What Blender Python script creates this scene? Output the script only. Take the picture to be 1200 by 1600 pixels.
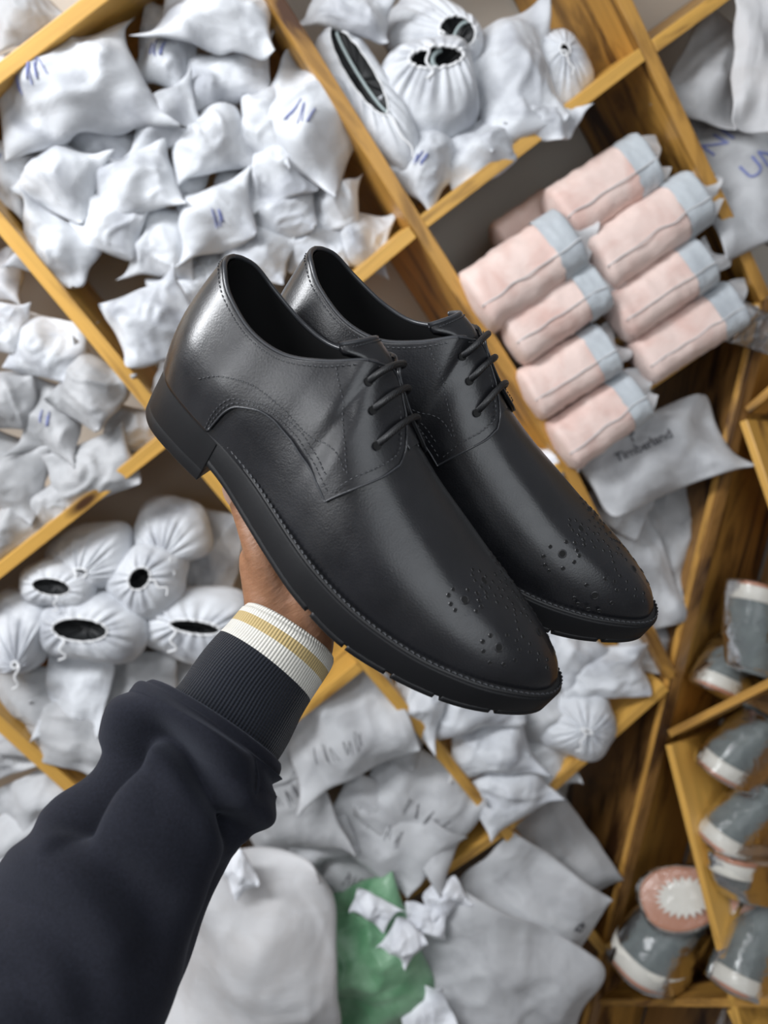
import bpy, bmesh, math, random
import numpy as np
from mathutils import Vector, Matrix, noise

# ------------------------------------------------------------------ camera, world, light, exposure
SC = bpy.context.scene
COL = SC.collection
for _o in list(bpy.data.objects):
    bpy.data.objects.remove(_o)

FPX = 1200.0                                   # focal length in pixels of the 1200 x 1600 frame
_n = np.array([2050.0, 2740.0]); _n /= np.linalg.norm(_n)      # image direction of gravity (the phone is rolled)
_r = np.array([_n[1], -_n[0]])
PITCH = math.atan(1200 / 3422)
CAM = np.array([0.0, -1.2, 1.3])
RT = np.array([1.0, 0, 0]); FW = np.array([0, math.cos(PITCH), -math.sin(PITCH)]); UP = np.array([0, math.sin(PITCH), math.cos(PITCH)])
EX = _r[0] * RT - _n[0] * UP                   # world direction of the phone's long-side right
EY = _r[1] * RT - _n[1] * UP                   # world direction of the phone's down

def cam_to_world(P):
    P = np.asarray(P, float)
    return CAM + P[..., :1] * EX + P[..., 1:2] * EY + P[..., 2:3] * FW

def ray(px, py):
    return FW + EX * (px - 600) / FPX + EY * (py - 800) / FPX

def at(px, py, y=0.0):
    v = ray(px, py)
    return CAM + v * ((y - CAM[1]) / v[1])

def at_depth(px, py, d):
    return CAM + ray(px, py) * d

cam = bpy.data.cameras.new('camera')
camo = bpy.data.objects.new('camera', cam); COL.objects.link(camo)
camo.matrix_world = Matrix(((EX[0], -EY[0], -FW[0], CAM[0]), (EX[1], -EY[1], -FW[1], CAM[1]), (EX[2], -EY[2], -FW[2], CAM[2]), (0, 0, 0, 1)))
cam.sensor_fit = 'VERTICAL'; cam.sensor_height = 32.0; cam.lens = 32.0 * FPX / 1600
cam.clip_start = 0.01
cam.dof.use_dof = True; cam.dof.focus_distance = 0.475; cam.dof.aperture_fstop = 5.8
SC.camera = camo

SC.view_settings.view_transform = 'Standard'; SC.view_settings.look = 'None'
SC.view_settings.exposure = 0.0; SC.view_settings.gamma = 1.0
SC.view_settings.use_curve_mapping = False

wd = bpy.data.worlds.new('world'); SC.world = wd; wd.use_nodes = True
wd.node_tree.nodes['Background'].inputs[0].default_value = (0.80, 0.88, 1.0, 1)
wd.node_tree.nodes['Background'].inputs[1].default_value = 0.10

def area(name, loc, target, sx, sy, power, col):
    l = bpy.data.lights.new(name, 'AREA'); l.shape = 'RECTANGLE'; l.size = sx; l.size_y = sy; l.energy = power; l.color = col
    o = bpy.data.objects.new(name, l); COL.objects.link(o); o.location = loc
    d = Vector(target) - Vector(loc); o.rotation_euler = d.to_track_quat('-Z', 'Y').to_euler()
    return o
area('ceiling_light', (-0.45, -0.90, 2.70), (-0.1, 0.0, 0.8), 1.3, 0.32, 44, (0.95, 0.97, 1.0))
area('ceiling_light', (-1.2, -1.9, 2.70), (-0.2, -0.2, 0.8), 1.2, 0.14, 9, (0.95, 0.97, 1.0))
area('ceiling_light', (0.7, -2.0, 2.70), (0.0, -0.6, 1.0), 1.2, 0.14, 6, (0.95, 0.97, 1.0))
area('rear_fill_light', (0.55, -2.5, 1.40), (0.1, 0, 1.2), 1.9, 1.1, 13, (0.90, 0.95, 1.0))  # added fill panel behind the camera, puts the sheen on vamp and toes

# ------------------------------------------------------------------ helpers
def obj(name, me, mat=None, parent=None, smooth=True):
    o = bpy.data.objects.new(name, me); COL.objects.link(o)
    if mat is not None and not me.materials: me.materials.append(mat)
    if parent is not None: o.parent = parent
    if smooth: me.shade_smooth()
    return o

def tag(o, label, cat=None, group=None, kind=None):
    if label: o['label'] = label
    if cat: o['category'] = cat
    if group: o['group'] = group
    if kind: o['kind'] = kind
    return o

def empty(name, loc=(0, 0, 0), label=None, cat=None, group=None):
    o = bpy.data.objects.new(name, None); COL.objects.link(o); o.location = loc; o.empty_display_size = .02
    return tag(o, label, cat, group)

class MB:
    """collects vertices and faces of one mesh"""
    def __init__(s): s.v = []; s.f = []; s.n = 0
    def add(s, V, F):
        V = np.asarray(V, float).reshape(-1, 3)
        s.v.append(V); s.f += [tuple(i + s.n for i in f) for f in F]; s.n += len(V); return s
    def grid(s, P, cu=False, cv=False, flip=False):
        a, b = P.shape[:2]; F = []
        for i in range(a if cu else a - 1):
            for j in range(b if cv else b - 1):
                q = (i * b + j, ((i + 1) % a) * b + j, ((i + 1) % a) * b + (j + 1) % b, i * b + (j + 1) % b)
                F.append(q[::-1] if flip else q)
        return s.add(P.reshape(-1, 3), F)
    def box(s, c, ax, ay, az):
        c, ax, ay, az = (np.asarray(q, float) for q in (c, ax, ay, az))
        V = [c + i * ax + j * ay + k * az for i in (-1, 1) for j in (-1, 1) for k in (-1, 1)]
        return s.add(V, [(0, 1, 3, 2), (4, 6, 7, 5), (0, 4, 5, 1), (2, 3, 7, 6), (0, 2, 6, 4), (1, 5, 7, 3)])
    def tube(s, pts, r, n=10, closed=False, caps=True):
        P = np.asarray(pts, float); m = len(P); r = np.broadcast_to(np.asarray(r, float), (m,))
        T = np.roll(P, -1, 0) - np.roll(P, 1, 0) if closed else np.gradient(P, axis=0)
        T /= np.linalg.norm(T, axis=1, keepdims=True) + 1e-12
        u = np.cross(T[0], [0.3, 0.5, 0.81]); u /= np.linalg.norm(u)
        R = []
        for k in range(m):
            u = u - T[k] * (u @ T[k]); u /= np.linalg.norm(u) + 1e-12; w = np.cross(T[k], u)
            a = np.linspace(0, 2 * np.pi, n, endpoint=False)[:, None]
            R.append(P[k] + r[k] * (np.cos(a) * u + np.sin(a) * w))
        R = np.array(R); k0 = s.n
        s.grid(R, cu=closed, cv=True, flip=True)
        if caps and not closed:
            s.f.append(tuple(k0 + i for i in range(n))); s.f.append(tuple(k0 + (m - 1) * n + i for i in range(n))[::-1])
        return s
    def mesh(s, name='m'):
        me = bpy.data.meshes.new(name); me.from_pydata(np.concatenate(s.v).tolist(), [], s.f); me.validate()
        return me
    def build(s, name, mat=None, parent=None, smooth=True, fix=False, weld=0):
        me = s.mesh(name)
        if fix or weld:
            b = bmesh.new(); b.from_mesh(me)
            if weld: bmesh.ops.remove_doubles(b, verts=b.verts, dist=weld)
            if fix: bmesh.ops.recalc_face_normals(b, faces=b.faces)
            b.to_mesh(me); b.free()
        return obj(name, me, mat, parent, smooth)

def bevel(o, w, seg=2):
    b = bmesh.new(); b.from_mesh(o.data)
    bmesh.ops.bevel(b, geom=b.edges, offset=w, segments=seg, affect='EDGES', profile=.6); b.to_mesh(o.data); b.free()

def cr(P, u):
    P = np.asarray(P, float); u = np.clip(np.asarray(u, float), 0, len(P) - 1)
    i = np.minimum(u.astype(int), len(P) - 2); f = (u - i)[..., None]
    g = lambda k: P[np.clip(i + k, 0, len(P) - 1)]
    a, b, c, d = g(-1), g(0), g(1), g(2)
    return .5 * (2 * b + (c - a) * f + (2 * a - 5 * b + 4 * c - d) * f ** 2 + (3 * b - a - 3 * c + d) * f ** 3)

def resample(P, n, smooth=True):
    P = np.asarray(P, float)
    Q = cr(P, np.linspace(0, len(P) - 1, len(P) * 12)) if smooth else P
    L = np.r_[0, np.cumsum(np.linalg.norm(np.diff(Q, axis=0), axis=1))]
    x = np.linspace(0, L[-1], n)
    return np.stack([np.interp(x, L, Q[:, k]) for k in range(Q.shape[1])], 1)

# ------------------------------------------------------------------ materials
class Mat:
    def __init__(s, name, col, rough=.5, **k):
        s.m = bpy.data.materials.new(name); s.m.use_nodes = True; s.t = s.m.node_tree; s.b = s.t.nodes['Principled BSDF']
        s.b.inputs['Base Color'].default_value = (*col, 1); s.b.inputs['Roughness'].default_value = rough
        for a, v in k.items(): s.b.inputs[a.replace('_', ' ')].default_value = v
        s.co = None
    def n(s, typ, **k):
        x = s.t.nodes.new(typ)
        for a, v in k.items():
            if a in x.inputs: x.inputs[a].default_value = v
            else: setattr(x, a, v)
        return x
    def l(s, a, b): s.t.links.new(a, b)
    def coord(s, scale=(1, 1, 1), rot=(0, 0, 0), kind='Object'):
        tc = s.n('ShaderNodeTexCoord'); mp = s.n('ShaderNodeMapping'); mp.inputs['Scale'].default_value = scale; mp.inputs['Rotation'].default_value = rot
        s.l(tc.outputs[kind], mp.inputs[0]); return mp.outputs[0]
    def noise(s, sc, det=4, rough=.5, co=None, dist=0):
        x = s.n('ShaderNodeTexNoise'); x.inputs['Scale'].default_value = sc; x.inputs['Detail'].default_value = det; x.inputs['Roughness'].default_value = rough; x.inputs['Distortion'].default_value = dist
        if co is not None: s.l(co, x.inputs['Vector'])
        return x.outputs['Fac']
    def ramp(s, fac, stops):
        x = s.n('ShaderNodeValToRGB'); e = x.color_ramp.elements
        while len(e) < len(stops): e.new(.5)
        for q, (p, c) in zip(e, stops): q.position = p; q.color = (*c, 1) if len(c) == 3 else c
        s.l(fac, x.inputs[0]); return x.outputs[0]
    def mix(s, fac, a, b, mode='MIX'):
        x = s.n('ShaderNodeMix', data_type='RGBA', blend_type=mode)
        for v, i in ((fac, 0), (a, 6), (b, 7)):
            if hasattr(v, 'node'): s.l(v, x.inputs[i])
            elif i == 0: x.inputs[0].default_value = v
            else: x.inputs[i].default_value = (*v, 1)
        return x.outputs[2]
    def bump(s, h, strength=.3, dist=.001, prev=None):
        x = s.n('ShaderNodeBump'); x.inputs['Strength'].default_value = strength; x.inputs['Distance'].default_value = dist
        s.l(h, x.inputs['Height'])
        if prev is not None: s.l(prev, x.inputs['Normal'])
        s.l(x.outputs[0], s.b.inputs['Normal']); return x.outputs[0]
    def color(s, c): s.l(c, s.b.inputs['Base Color'])

# ------------------------------------------------------------------ setting: wall, floor
m = Mat('plaster', (.52, .49, .44), .85); m.bump(m.noise(60, 4, .6, m.coord()), .15, .002); M_WALL = m.m
m = Mat('floor_tile', (.28, .27, .26), .4); M_FLOOR = m.m
def panel_box(name, lo, hi, mat):
    lo, hi = np.array(lo, float), np.array(hi, float)
    h = (hi - lo) / 2
    o = MB().box((lo + hi) / 2, (h[0], 0, 0), (0, h[1], 0), (0, 0, h[2])).build(name, mat, smooth=False); o['kind'] = 'structure'; return o
panel_box('wall_back', (-2.2, .285, -.9), (2.0, .40, 2.7), M_WALL)
panel_box('floor', (-2.2, -2.6, -.95), (2.0, .40, -.90), M_FLOOR)

M_PAINT = Mat('white_paint', (.40, .41, .43), .7).m
panel_box('wall_front', (-2.2, -2.75, -.95), (2.0, -2.65, 2.85), M_PAINT)
panel_box('wall_left', (-2.3, -2.75, -.95), (-2.2, .40, 2.85), M_PAINT)
panel_box('wall_right', (2.0, -2.75, -.95), (2.1, .40, 2.85), M_PAINT)
panel_box('ceiling', (-2.3, -2.75, 2.80), (2.1, .40, 2.90), M_PAINT)

# ------------------------------------------------------------------ scorched pine shelving
def wood(name, base, dark, burn):
    m = Mat(name, base, .42); tc = m.n('ShaderNodeTexCoord'); oi = m.n('ShaderNodeObjectInfo')
    ad = m.n('ShaderNodeVectorMath', operation='ADD'); m.l(tc.outputs['Object'], ad.inputs[0])
    sc = m.n('ShaderNodeVectorMath', operation='SCALE'); sc.inputs['Scale'].default_value = 37.0
    cb = m.n('ShaderNodeCombineXYZ'); m.l(oi.outputs['Random'], cb.inputs[0]); m.l(oi.outputs['Random'], cb.inputs[1]); m.l(cb.outputs[0], sc.inputs[0]); m.l(sc.outputs[0], ad.inputs[1])
    def mp(s):
        x = m.n('ShaderNodeMapping'); x.inputs['Scale'].default_value = s; m.l(ad.outputs[0], x.inputs[0]); return x.outputs[0]
    g = m.noise(1, 6, .6, mp((3, 60, 60)), .4)
    c1 = m.ramp(g, [(.25, tuple(c * .72 for c in base)), (.5, base), (.78, tuple(min(1, c * 1.25) for c in base))])
    b1 = m.noise(1, 5, .62, mp((2.6, 13, 13)), 1.2)
    f1 = m.ramp(b1, [(burn, (0,) * 3), (burn + .16, (1,) * 3)])
    c2 = m.mix(f1, c1, dark)
    v = m.n('ShaderNodeTexVoronoi', Scale=1.0); m.l(mp((3.4, 11, 11)), v.inputs['Vector'])
    f2 = m.ramp(v.outputs['Distance'], [(.05, (1,) * 3), (.14, (0,) * 3)])
    m.color(m.mix(f2, c2, tuple(c * .45 for c in dark)))
    m.bump(g, .25, .001); m.b.inputs['Coat Weight'].default_value = .12; m.b.inputs['Coat Roughness'].default_value = .3
    return m.m
M_WOOD = wood('scorched_pine', (.52, .275, .060), (.07, .025, .007), .485)
M_WOOD_PALE = wood('pale_pine', (.66, .37, .080), (.13, .048, .012), .55)
M_WOOD_DARK = wood('dark_pine', (.27, .135, .038), (.04, .016, .006), .45)

def board(name, parent, a, b, depth, thick, mat, shift=0.0):
    """plank whose front edge runs from a to b; depth is the vector into the shelf"""
    a, b, dv = (np.asarray(q, float) for q in (a, b, depth))
    x = b - a; L = np.linalg.norm(x); x = x / L
    D = np.linalg.norm(dv); y = dv - x * (dv @ x); y /= np.linalg.norm(y); z = np.cross(x, y)
    mb = MB(); s = dv @ x                        # depth may be skewed along the edge
    V = [(i * L + j * s, j * (dv @ y), k * thick + shift) for i in (0, 1) for j in (0, 1) for k in (-.5, .5)]
    mb.add(V, [(0, 1, 3, 2), (4, 6, 7, 5), (0, 4, 5, 1), (2, 3, 7, 6), (0, 2, 6, 4), (1, 5, 7, 3)])
    o = mb.build(name, mat, None, smooth=False, fix=True)
    bevel(o, .0016, 2)
    M = Matrix(((x[0], y[0], z[0], a[0]), (x[1], y[1], z[1], a[1]), (x[2], y[2], z[2], a[2]), (0, 0, 0, 1)))
    o.matrix_world = M
    if parent is not None:
        o.parent = parent; o.matrix_parent_inverse = Matrix.Translation(-parent.location)
    return o
DY = np.array([0, .28, 0.])
unit = empty('shoe_shelf', (0, .14, -.9), 'tall pigeonhole shelving of scorched yellow pine, filled with bagged shoes', 'shelf')
P3 = lambda x, z: (x, 0, z)
def upright(x0, z0, x1, z1, mat=M_WOOD): return board('upright_panel', unit, P3(x0, z0), P3(x1, z1), DY, .021, mat)
def shelf(x0, z0, x1, z1, mat=M_WOOD_PALE): return board('shelf_board', unit, P3(x0 + .011, z0), P3(x1 - .011, z1), DY, .020, mat)
upright(-1.22, -.9, -1.22, 2.2)
upright(-.703, -.9, -.700, 2.2, M_WOOD_PALE)
upright(-.184, -.215, -.184, 2.2, M_WOOD_PALE)
upright(.302, .775, .300, 2.2)
upright(.254, .255, .302, .772)
upright(.738, .775, .738, 2.2)
# shelf boards, column by column
shelf(-1.22, 1.66, -.70, 1.665); shelf(-1.22, 1.16, -.70, 1.165); shelf(-1.22, .66, -.70, .66); shelf(-1.22, .20, -.70, .20)
shelf(-.70, 1.68, -.184, 1.685); shelf(-.70, 1.172, -.184, 1.184); shelf(-.70, .664, -.184, .677); shelf(-.70, .232, -.184, .203)
shelf(-.184, 1.685, .30, 1.69); shelf(-.184, 1.187, .30, 1.211); shelf(-.184, .73, .30, .752); shelf(-.184, .204, .245, .246)
shelf(.30, 1.69, .738, 1.69); shelf(.30, 1.213, .738, 1.218); shelf(.302, .785, .735, .766)
shelf(.738, 1.217, 1.25, 1.211); shelf(.738, 1.69, 1.25, 1.69)
shelf(-.70, -.13, -.27, -.13)
JA = np.array([.738, 0, .7765]); JB = np.array([-.2695, 0, -.31]); JC = JA + (JB - JA) * 1.5
board('slanted_end_panel', unit, JA, JC, DY, .021, M_WOOD_DARK, .010)
upright(1.25, -.2, 1.25, 2.2)

# second rack, turned towards the viewer along the slanted panel
JJ = (JB - JA) / np.linalg.norm(JB - JA); _p0 = np.array([-JJ[2], 0, JJ[0]]); _ph = math.radians(66)
QP = math.cos(_ph) * _p0 + np.array([0, -math.sin(_ph), 0]); QW = math.sin(_ph) * _p0 + np.array([0, math.cos(_ph), 0]); QN = np.cross(JJ, QP)
def onQ(px, py, d=0.0):                                   # a point of the rack's front plane, d behind it
    v = ray(px, py); o = JA + QW * d
    return CAM + v * (((o - CAM) @ QN) / (v @ QN))
rack = empty('boot_rack', (.25, -.2, -.9), 'turned pine rack at the right edge holding grey boots in clear plastic', 'shelf')
DW = QW * .24
board('end_panel', rack, JA, JC, DW, .012, M_WOOD, -.012)
def qboard(name, a, b, k, mat, th=.014):
    A, B = onQ(*a), onQ(*b); return board(name, rack, A + (B - A) * .02, A + (B - A) * k, DW, th, mat)
qboard('divider_board', (1160, 655), (1200, 772), 4.2, M_WOOD_PALE)
qboard('divider_board', (1042, 1156), (1150, 1590), 1.25, M_WOOD_PALE)
qboard('shelf_board', (1166, 642), (1200, 612), 4.0, M_WOOD)
qboard('shelf_board', (1042, 1148), (1200, 1068), 2.2, M_WOOD)
qboard('shelf_board', (932, 1566), (1200, 1568), 1.6, M_WOOD)
qboard('divider_board', (1140, 1578), (1152, 1604), 5, M_WOOD_PALE)
_c = JA + DW * 1.02
bk = board('back_panel', rack, _c, _c + (JC - JA), QP * .9, .012, M_WOOD_DARK)

# ------------------------------------------------------------------ the pair of shoes
def leather(name, col):
    m = Mat(name, col, .34); co = m.coord()
    n = m.noise(38, 3, .5, co)
    m.color(m.ramp(n, [(.3, tuple(c * .75 for c in col)), (.7, tuple(c * 1.25 for c in col))]))
    r = m.ramp(m.noise(55, 4, .6, co), [(.3, (.27,) * 3), (.75, (.40,) * 3)]); m.l(r, m.b.inputs['Roughness'])
    v = m.n('ShaderNodeTexVoronoi', Scale=900.0); m.l(co, v.inputs['Vector'])
    b = m.bump(v.outputs['Distance'], .16, .0003)
    m.bump(m.noise(260, 3, .6, co), .10, .0006, b)
    m.b.inputs['Specular IOR Level'].default_value = .62; m.b.inputs['Coat Weight'].default_value = .32; m.b.inputs['Coat Roughness'].default_value = .24
    return m.m
M_LEATHER = leather('black_leather', (.0075, .0078, .0098))
M_EDGE = Mat('leather_edge', (.04, .042, .047), .30).m
M_LINING = Mat('lining', (.004, .004, .0045), .7).m
M_RUBBER = Mat('rubber', (.0060, .0063, .0075), .5, Specular_IOR_Level=.32)
_b = M_RUBBER.bump(M_RUBBER.noise(400, 3, .6, M_RUBBER.coord()), .12, .0006); M_RUBBER = M_RUBBER.m
M_WELT = Mat('welt', (.010, .010, .011), .45).m
M_STITCH = Mat('stitch', (.045, .047, .052), .55).m
M_HOLE = Mat('hole', (.002, .002, .002), .8).m
M_LACE = Mat('lace', (.013, .0135, .015), .5)
_w = M_LACE.n('ShaderNodeTexWave', Scale=450.0); M_LACE.l(M_LACE.coord(rot=(.5, .4, .2)), _w.inputs['Vector']); M_LACE.bump(_w.outputs['Fac'], .5, .0005); M_LACE = M_LACE.m

SOLE_TOP=np.array([[-.01,.0345],[0,.0335],[.03,.032],[.07,.030],[.10,.0265],[.14,.020],[.18,.0165],[.22,.0185],[.25,.0235],[.275,.029],[.30,.0345],[.31,.037]])
SOLE_BOT=np.array([[-.01,.014],[.05,.013],[.075,.0115],[.10,.006],[.13,.0005],[.16,-.0035],[.19,-.005],[.22,-.001],[.25,.005],[.275,.0125],[.295,.0195],[.31,.025]])
def pw(T,x):
    # smooth piecewise (cubic via dense CR)
    xs=cr(T,np.linspace(0,len(T)-1,400)); return np.interp(x,xs[:,0],xs[:,1])
# stations heel->toe: Bx, By(lateral, +ve width), By medial, Tx, Ty, Tz, n, m
ST=np.array([
[.0020,.0000,.0000,.0030,.0000,.1050,1.7,0],
[.0035,.0100,.0100,.0050,.0085,.1045,1.7,0],
[.0095,.0195,.0195,.0110,.0165,.1025,1.7,0],
[.0220,.0285,.0280,.0250,.0240,.0955,1.7,0],
[.0450,.0335,.0325,.0480,.0285,.0895,1.7,0],
[.0700,.0355,.0330,.0700,.0275,.0910,1.8,.0],
[.0930,.0375,.0315,.0900,.0235,.1015,1.9,.15],
[.1120,.0410,.0315,.1060,.0160,.1135,2.0,.45],
[.1220,.0430,.0320,.1120,.0060,.1130,2.1,.75],
[.1320,.0450,.0335,.1200,.0000,.1070,2.1,1],
[.1550,.0490,.0375,.1400,.0000,.0920,2.1,1],
[.1850,.0505,.0405,.1650,.0000,.0800,2.1,1],
[.2150,.0480,.0405,.1900,.0000,.0710,2.2,1],
[.2400,.0425,.0365,.2120,.0000,.0640,2.25,1],
[.2620,.0340,.0290,.2300,.0000,.0595,2.3,1],
[.2800,.0215,.0185,.2430,.0000,.0563,2.3,1],
[.2885,.0110,.0095,.2490,.0000,.0548,2.3,1],
[.2910,.0000,.0000,.2510,.0000,.0543,2.3,1]])
NS=len(ST)-1
def surf(side,s,t,off=0.):
    """side -1 lateral, +1 medial; s in 0..NS, t in 0..1 -> xyz"""
    s=np.asarray(s,float);t=np.asarray(t,float)
    def ev(s,t):
        C=cr(ST,s)
        Bx=C[...,0];By=np.where(side<0,C[...,1],C[...,2])*side
        Tx=C[...,3];Ty=np.maximum(C[...,4],0)*side;Tz=C[...,5];n=C[...,6];m=np.clip(C[...,7],0,1)
        Bz=pw(SOLE_TOP,Bx)-.002
        ph=np.clip(t,0,1)*np.pi/2
        av=1-np.cos(ph)**(2/n);bv=np.sin(ph)**(2/n)
        tt=np.clip(t,0,1)
        aq=tt; bq=tt
        a=aq*(1-m)+av*m;b=bq*(1-m)+bv*m
        ax=1-(1-a)**2;ax=a*(1-m)+ax*m;x=Bx+(Tx-Bx)*ax;y=By+(Ty-By)*a;z=Bz+(Tz-Bz)*b
        # outward bulge on quarter walls
        bul=np.sin(np.pi*np.clip(tt*.92+.08,0,1))**1.0*.0055*(1-m)*np.clip(1.15-tt*.3,0,1)
        # outward direction from loop tangent
        back=np.clip((.03-Bx)/.03,0,1)
        d=np.stack([-back*1.0,np.sign(side)*np.sqrt(np.clip(1-back**2,0,1))],-1)
        x=x+bul*d[...,0]*.9;y=y+bul*d[...,1]*np.clip(np.abs(By)/.02,0,1)
        # slight overhang of vamp over the welt
        ov=np.sin(np.pi*np.clip(t,0,1))**2*(t<.5)*0
        return np.stack([x,y,z],-1)
    P=ev(s,t)
    if np.any(off!=0):
        e=.02;e2=.006
        du=ev(np.clip(s+e,0,NS),t)-ev(np.clip(s-e,0,NS),t)
        dv=ev(s,np.clip(t+e2,0,1))-ev(s,np.clip(t-e2,0,1))
        nn=np.cross(du,dv)*(-side)   # outward
        nn/=np.linalg.norm(nn,axis=-1,keepdims=True)+1e-12
        P=P+nn*np.asarray(off)[...,None] if np.ndim(off) else P+nn*off
    return P

def curve_pts(side, ctrl, n, off, m=1, smooth=True):
    C = resample(ctrl, n, smooth); P = surf(side, C[:, 0], C[:, 1], off); P[:, 1] *= m; return P

def dashes(mb, side, ctrl, m, off=.0016, step=.0030, dash=.0017, r=.00042):
    C = resample(ctrl, 400); P = surf(side, C[:, 0], C[:, 1], off)
    L = np.r_[0, np.cumsum(np.linalg.norm(np.diff(P, axis=0), axis=1))]
    x = 0.0
    while x + dash < L[-1]:
        q = np.array([[np.interp(x + dash * k, L, P[:, j]) for j in range(3)] for k in (0, .5, 1)])
        q[:, 1] *= m
        mb.tube(q, [r * .6, r, r * .6], 5); x += step

SEAM = [(4.5, .02), (4.57, .18), (4.66, .33), (4.84, .436), (5.3, .506), (5.78, .484), (6.42, .398), (7.15, .313), (8.5, .252), (9.34, .236)]
FACE = [(7.12, 1.0), (7.7, .998), (8.3, .993), (9.0, .985), (9.5, .970), (9.9, .940), (10.3, .849), (10.41, .745), (10.22, .595), (9.78, .402), (9.34, .236)]
UPPER_EDGE = [(0, 1), (1, 1), (2, 1), (3, 1), (4, 1), (5, 1), (6, 1)] + FACE
LOWER_EDGE = [(0, .02), (1, .02), (2, .02), (3, .02), (4, .02)] + SEAM
SIDE_LO = [(0.5, .0), (9.29, .262)]

def quarter(side, m, parent):
    nu, nv = 170, 36
    # lower edge polyline and upper edge polyline, matched at three anchors
    A = np.vstack([resample(LOWER_EDGE[:6], 60), resample(SEAM, 111)[1:]])
    B = np.vstack([resample([(k, 1) for k in np.linspace(0, 7.12, 12)], 90), resample(FACE[:8], 50)[1:], resample(FACE[7:], 32)[1:]])
    V = np.linspace(0, 1, nv)[None, :, None]
    G = A[:, None] * (1 - V) + B[:, None] * V
    S_, T_ = G[..., 0], G[..., 1]
    lift = np.clip((S_ - 7.2) / 1.2, 0, 1) * np.clip((T_ - .60) / .36, 0, 1) ** 2 * .0036
    off = .0013 + lift
    P = surf(side, S_, T_, off); Q = surf(side, S_, T_, np.minimum(off - .0016, -.0003) + lift * .7)
    P[..., 1] *= m; Q[..., 1] *= m
    mb = MB(); fl = (side * m > 0)
    mb.grid(P, flip=not fl); mb.grid(Q, flip=fl)
    for a, b in ((P[:, 0], Q[:, 0]), (P[:, -1], Q[:, -1])):
        mb.grid(np.stack([a, b], 1))
    o = mb.build('quarter', M_LEATHER, parent, fix=True, weld=1e-6)
    rim = P[:, -1][88:]; edge = MB().tube(P[60:170:1, 0], .0006, 6)
    edge.tube(rim, .0006, 6); edge.build('folded_edge', M_EDGE, o)
    return o

def outline(n, grow):
    """closed outline of upper base, grown outward; returns x,y (lateral -y)"""
    s = np.linspace(0, NS, n)
    C = cr(ST, s)
    lat = np.stack([C[:, 0], -C[:, 1]], 1); med = np.stack([C[:, 0], C[:, 2]], 1)[::-1][1:-1]
    P = np.vstack([lat, med])
    P = resample(np.vstack([P, P[:1]]), 361, False)[:-1]
    T = np.roll(P, -2, 0) - np.roll(P, 2, 0); T /= np.linalg.norm(T, axis=1, keepdims=True)
    N = np.stack([T[:, 1], -T[:, 0]], 1)                                     # outward for this winding
    if ((P + N * .01)[:, 0].max() < P[:, 0].max()): N = -N
    g = grow(P[:, 0]) if callable(grow) else grow
    return P + N * (np.asarray(g)[:, None] if np.ndim(g) else g)

def ring(P, z):
    return np.concatenate([P, (np.asarray(z) * np.ones(len(P)))[:, None]], 1)

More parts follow.
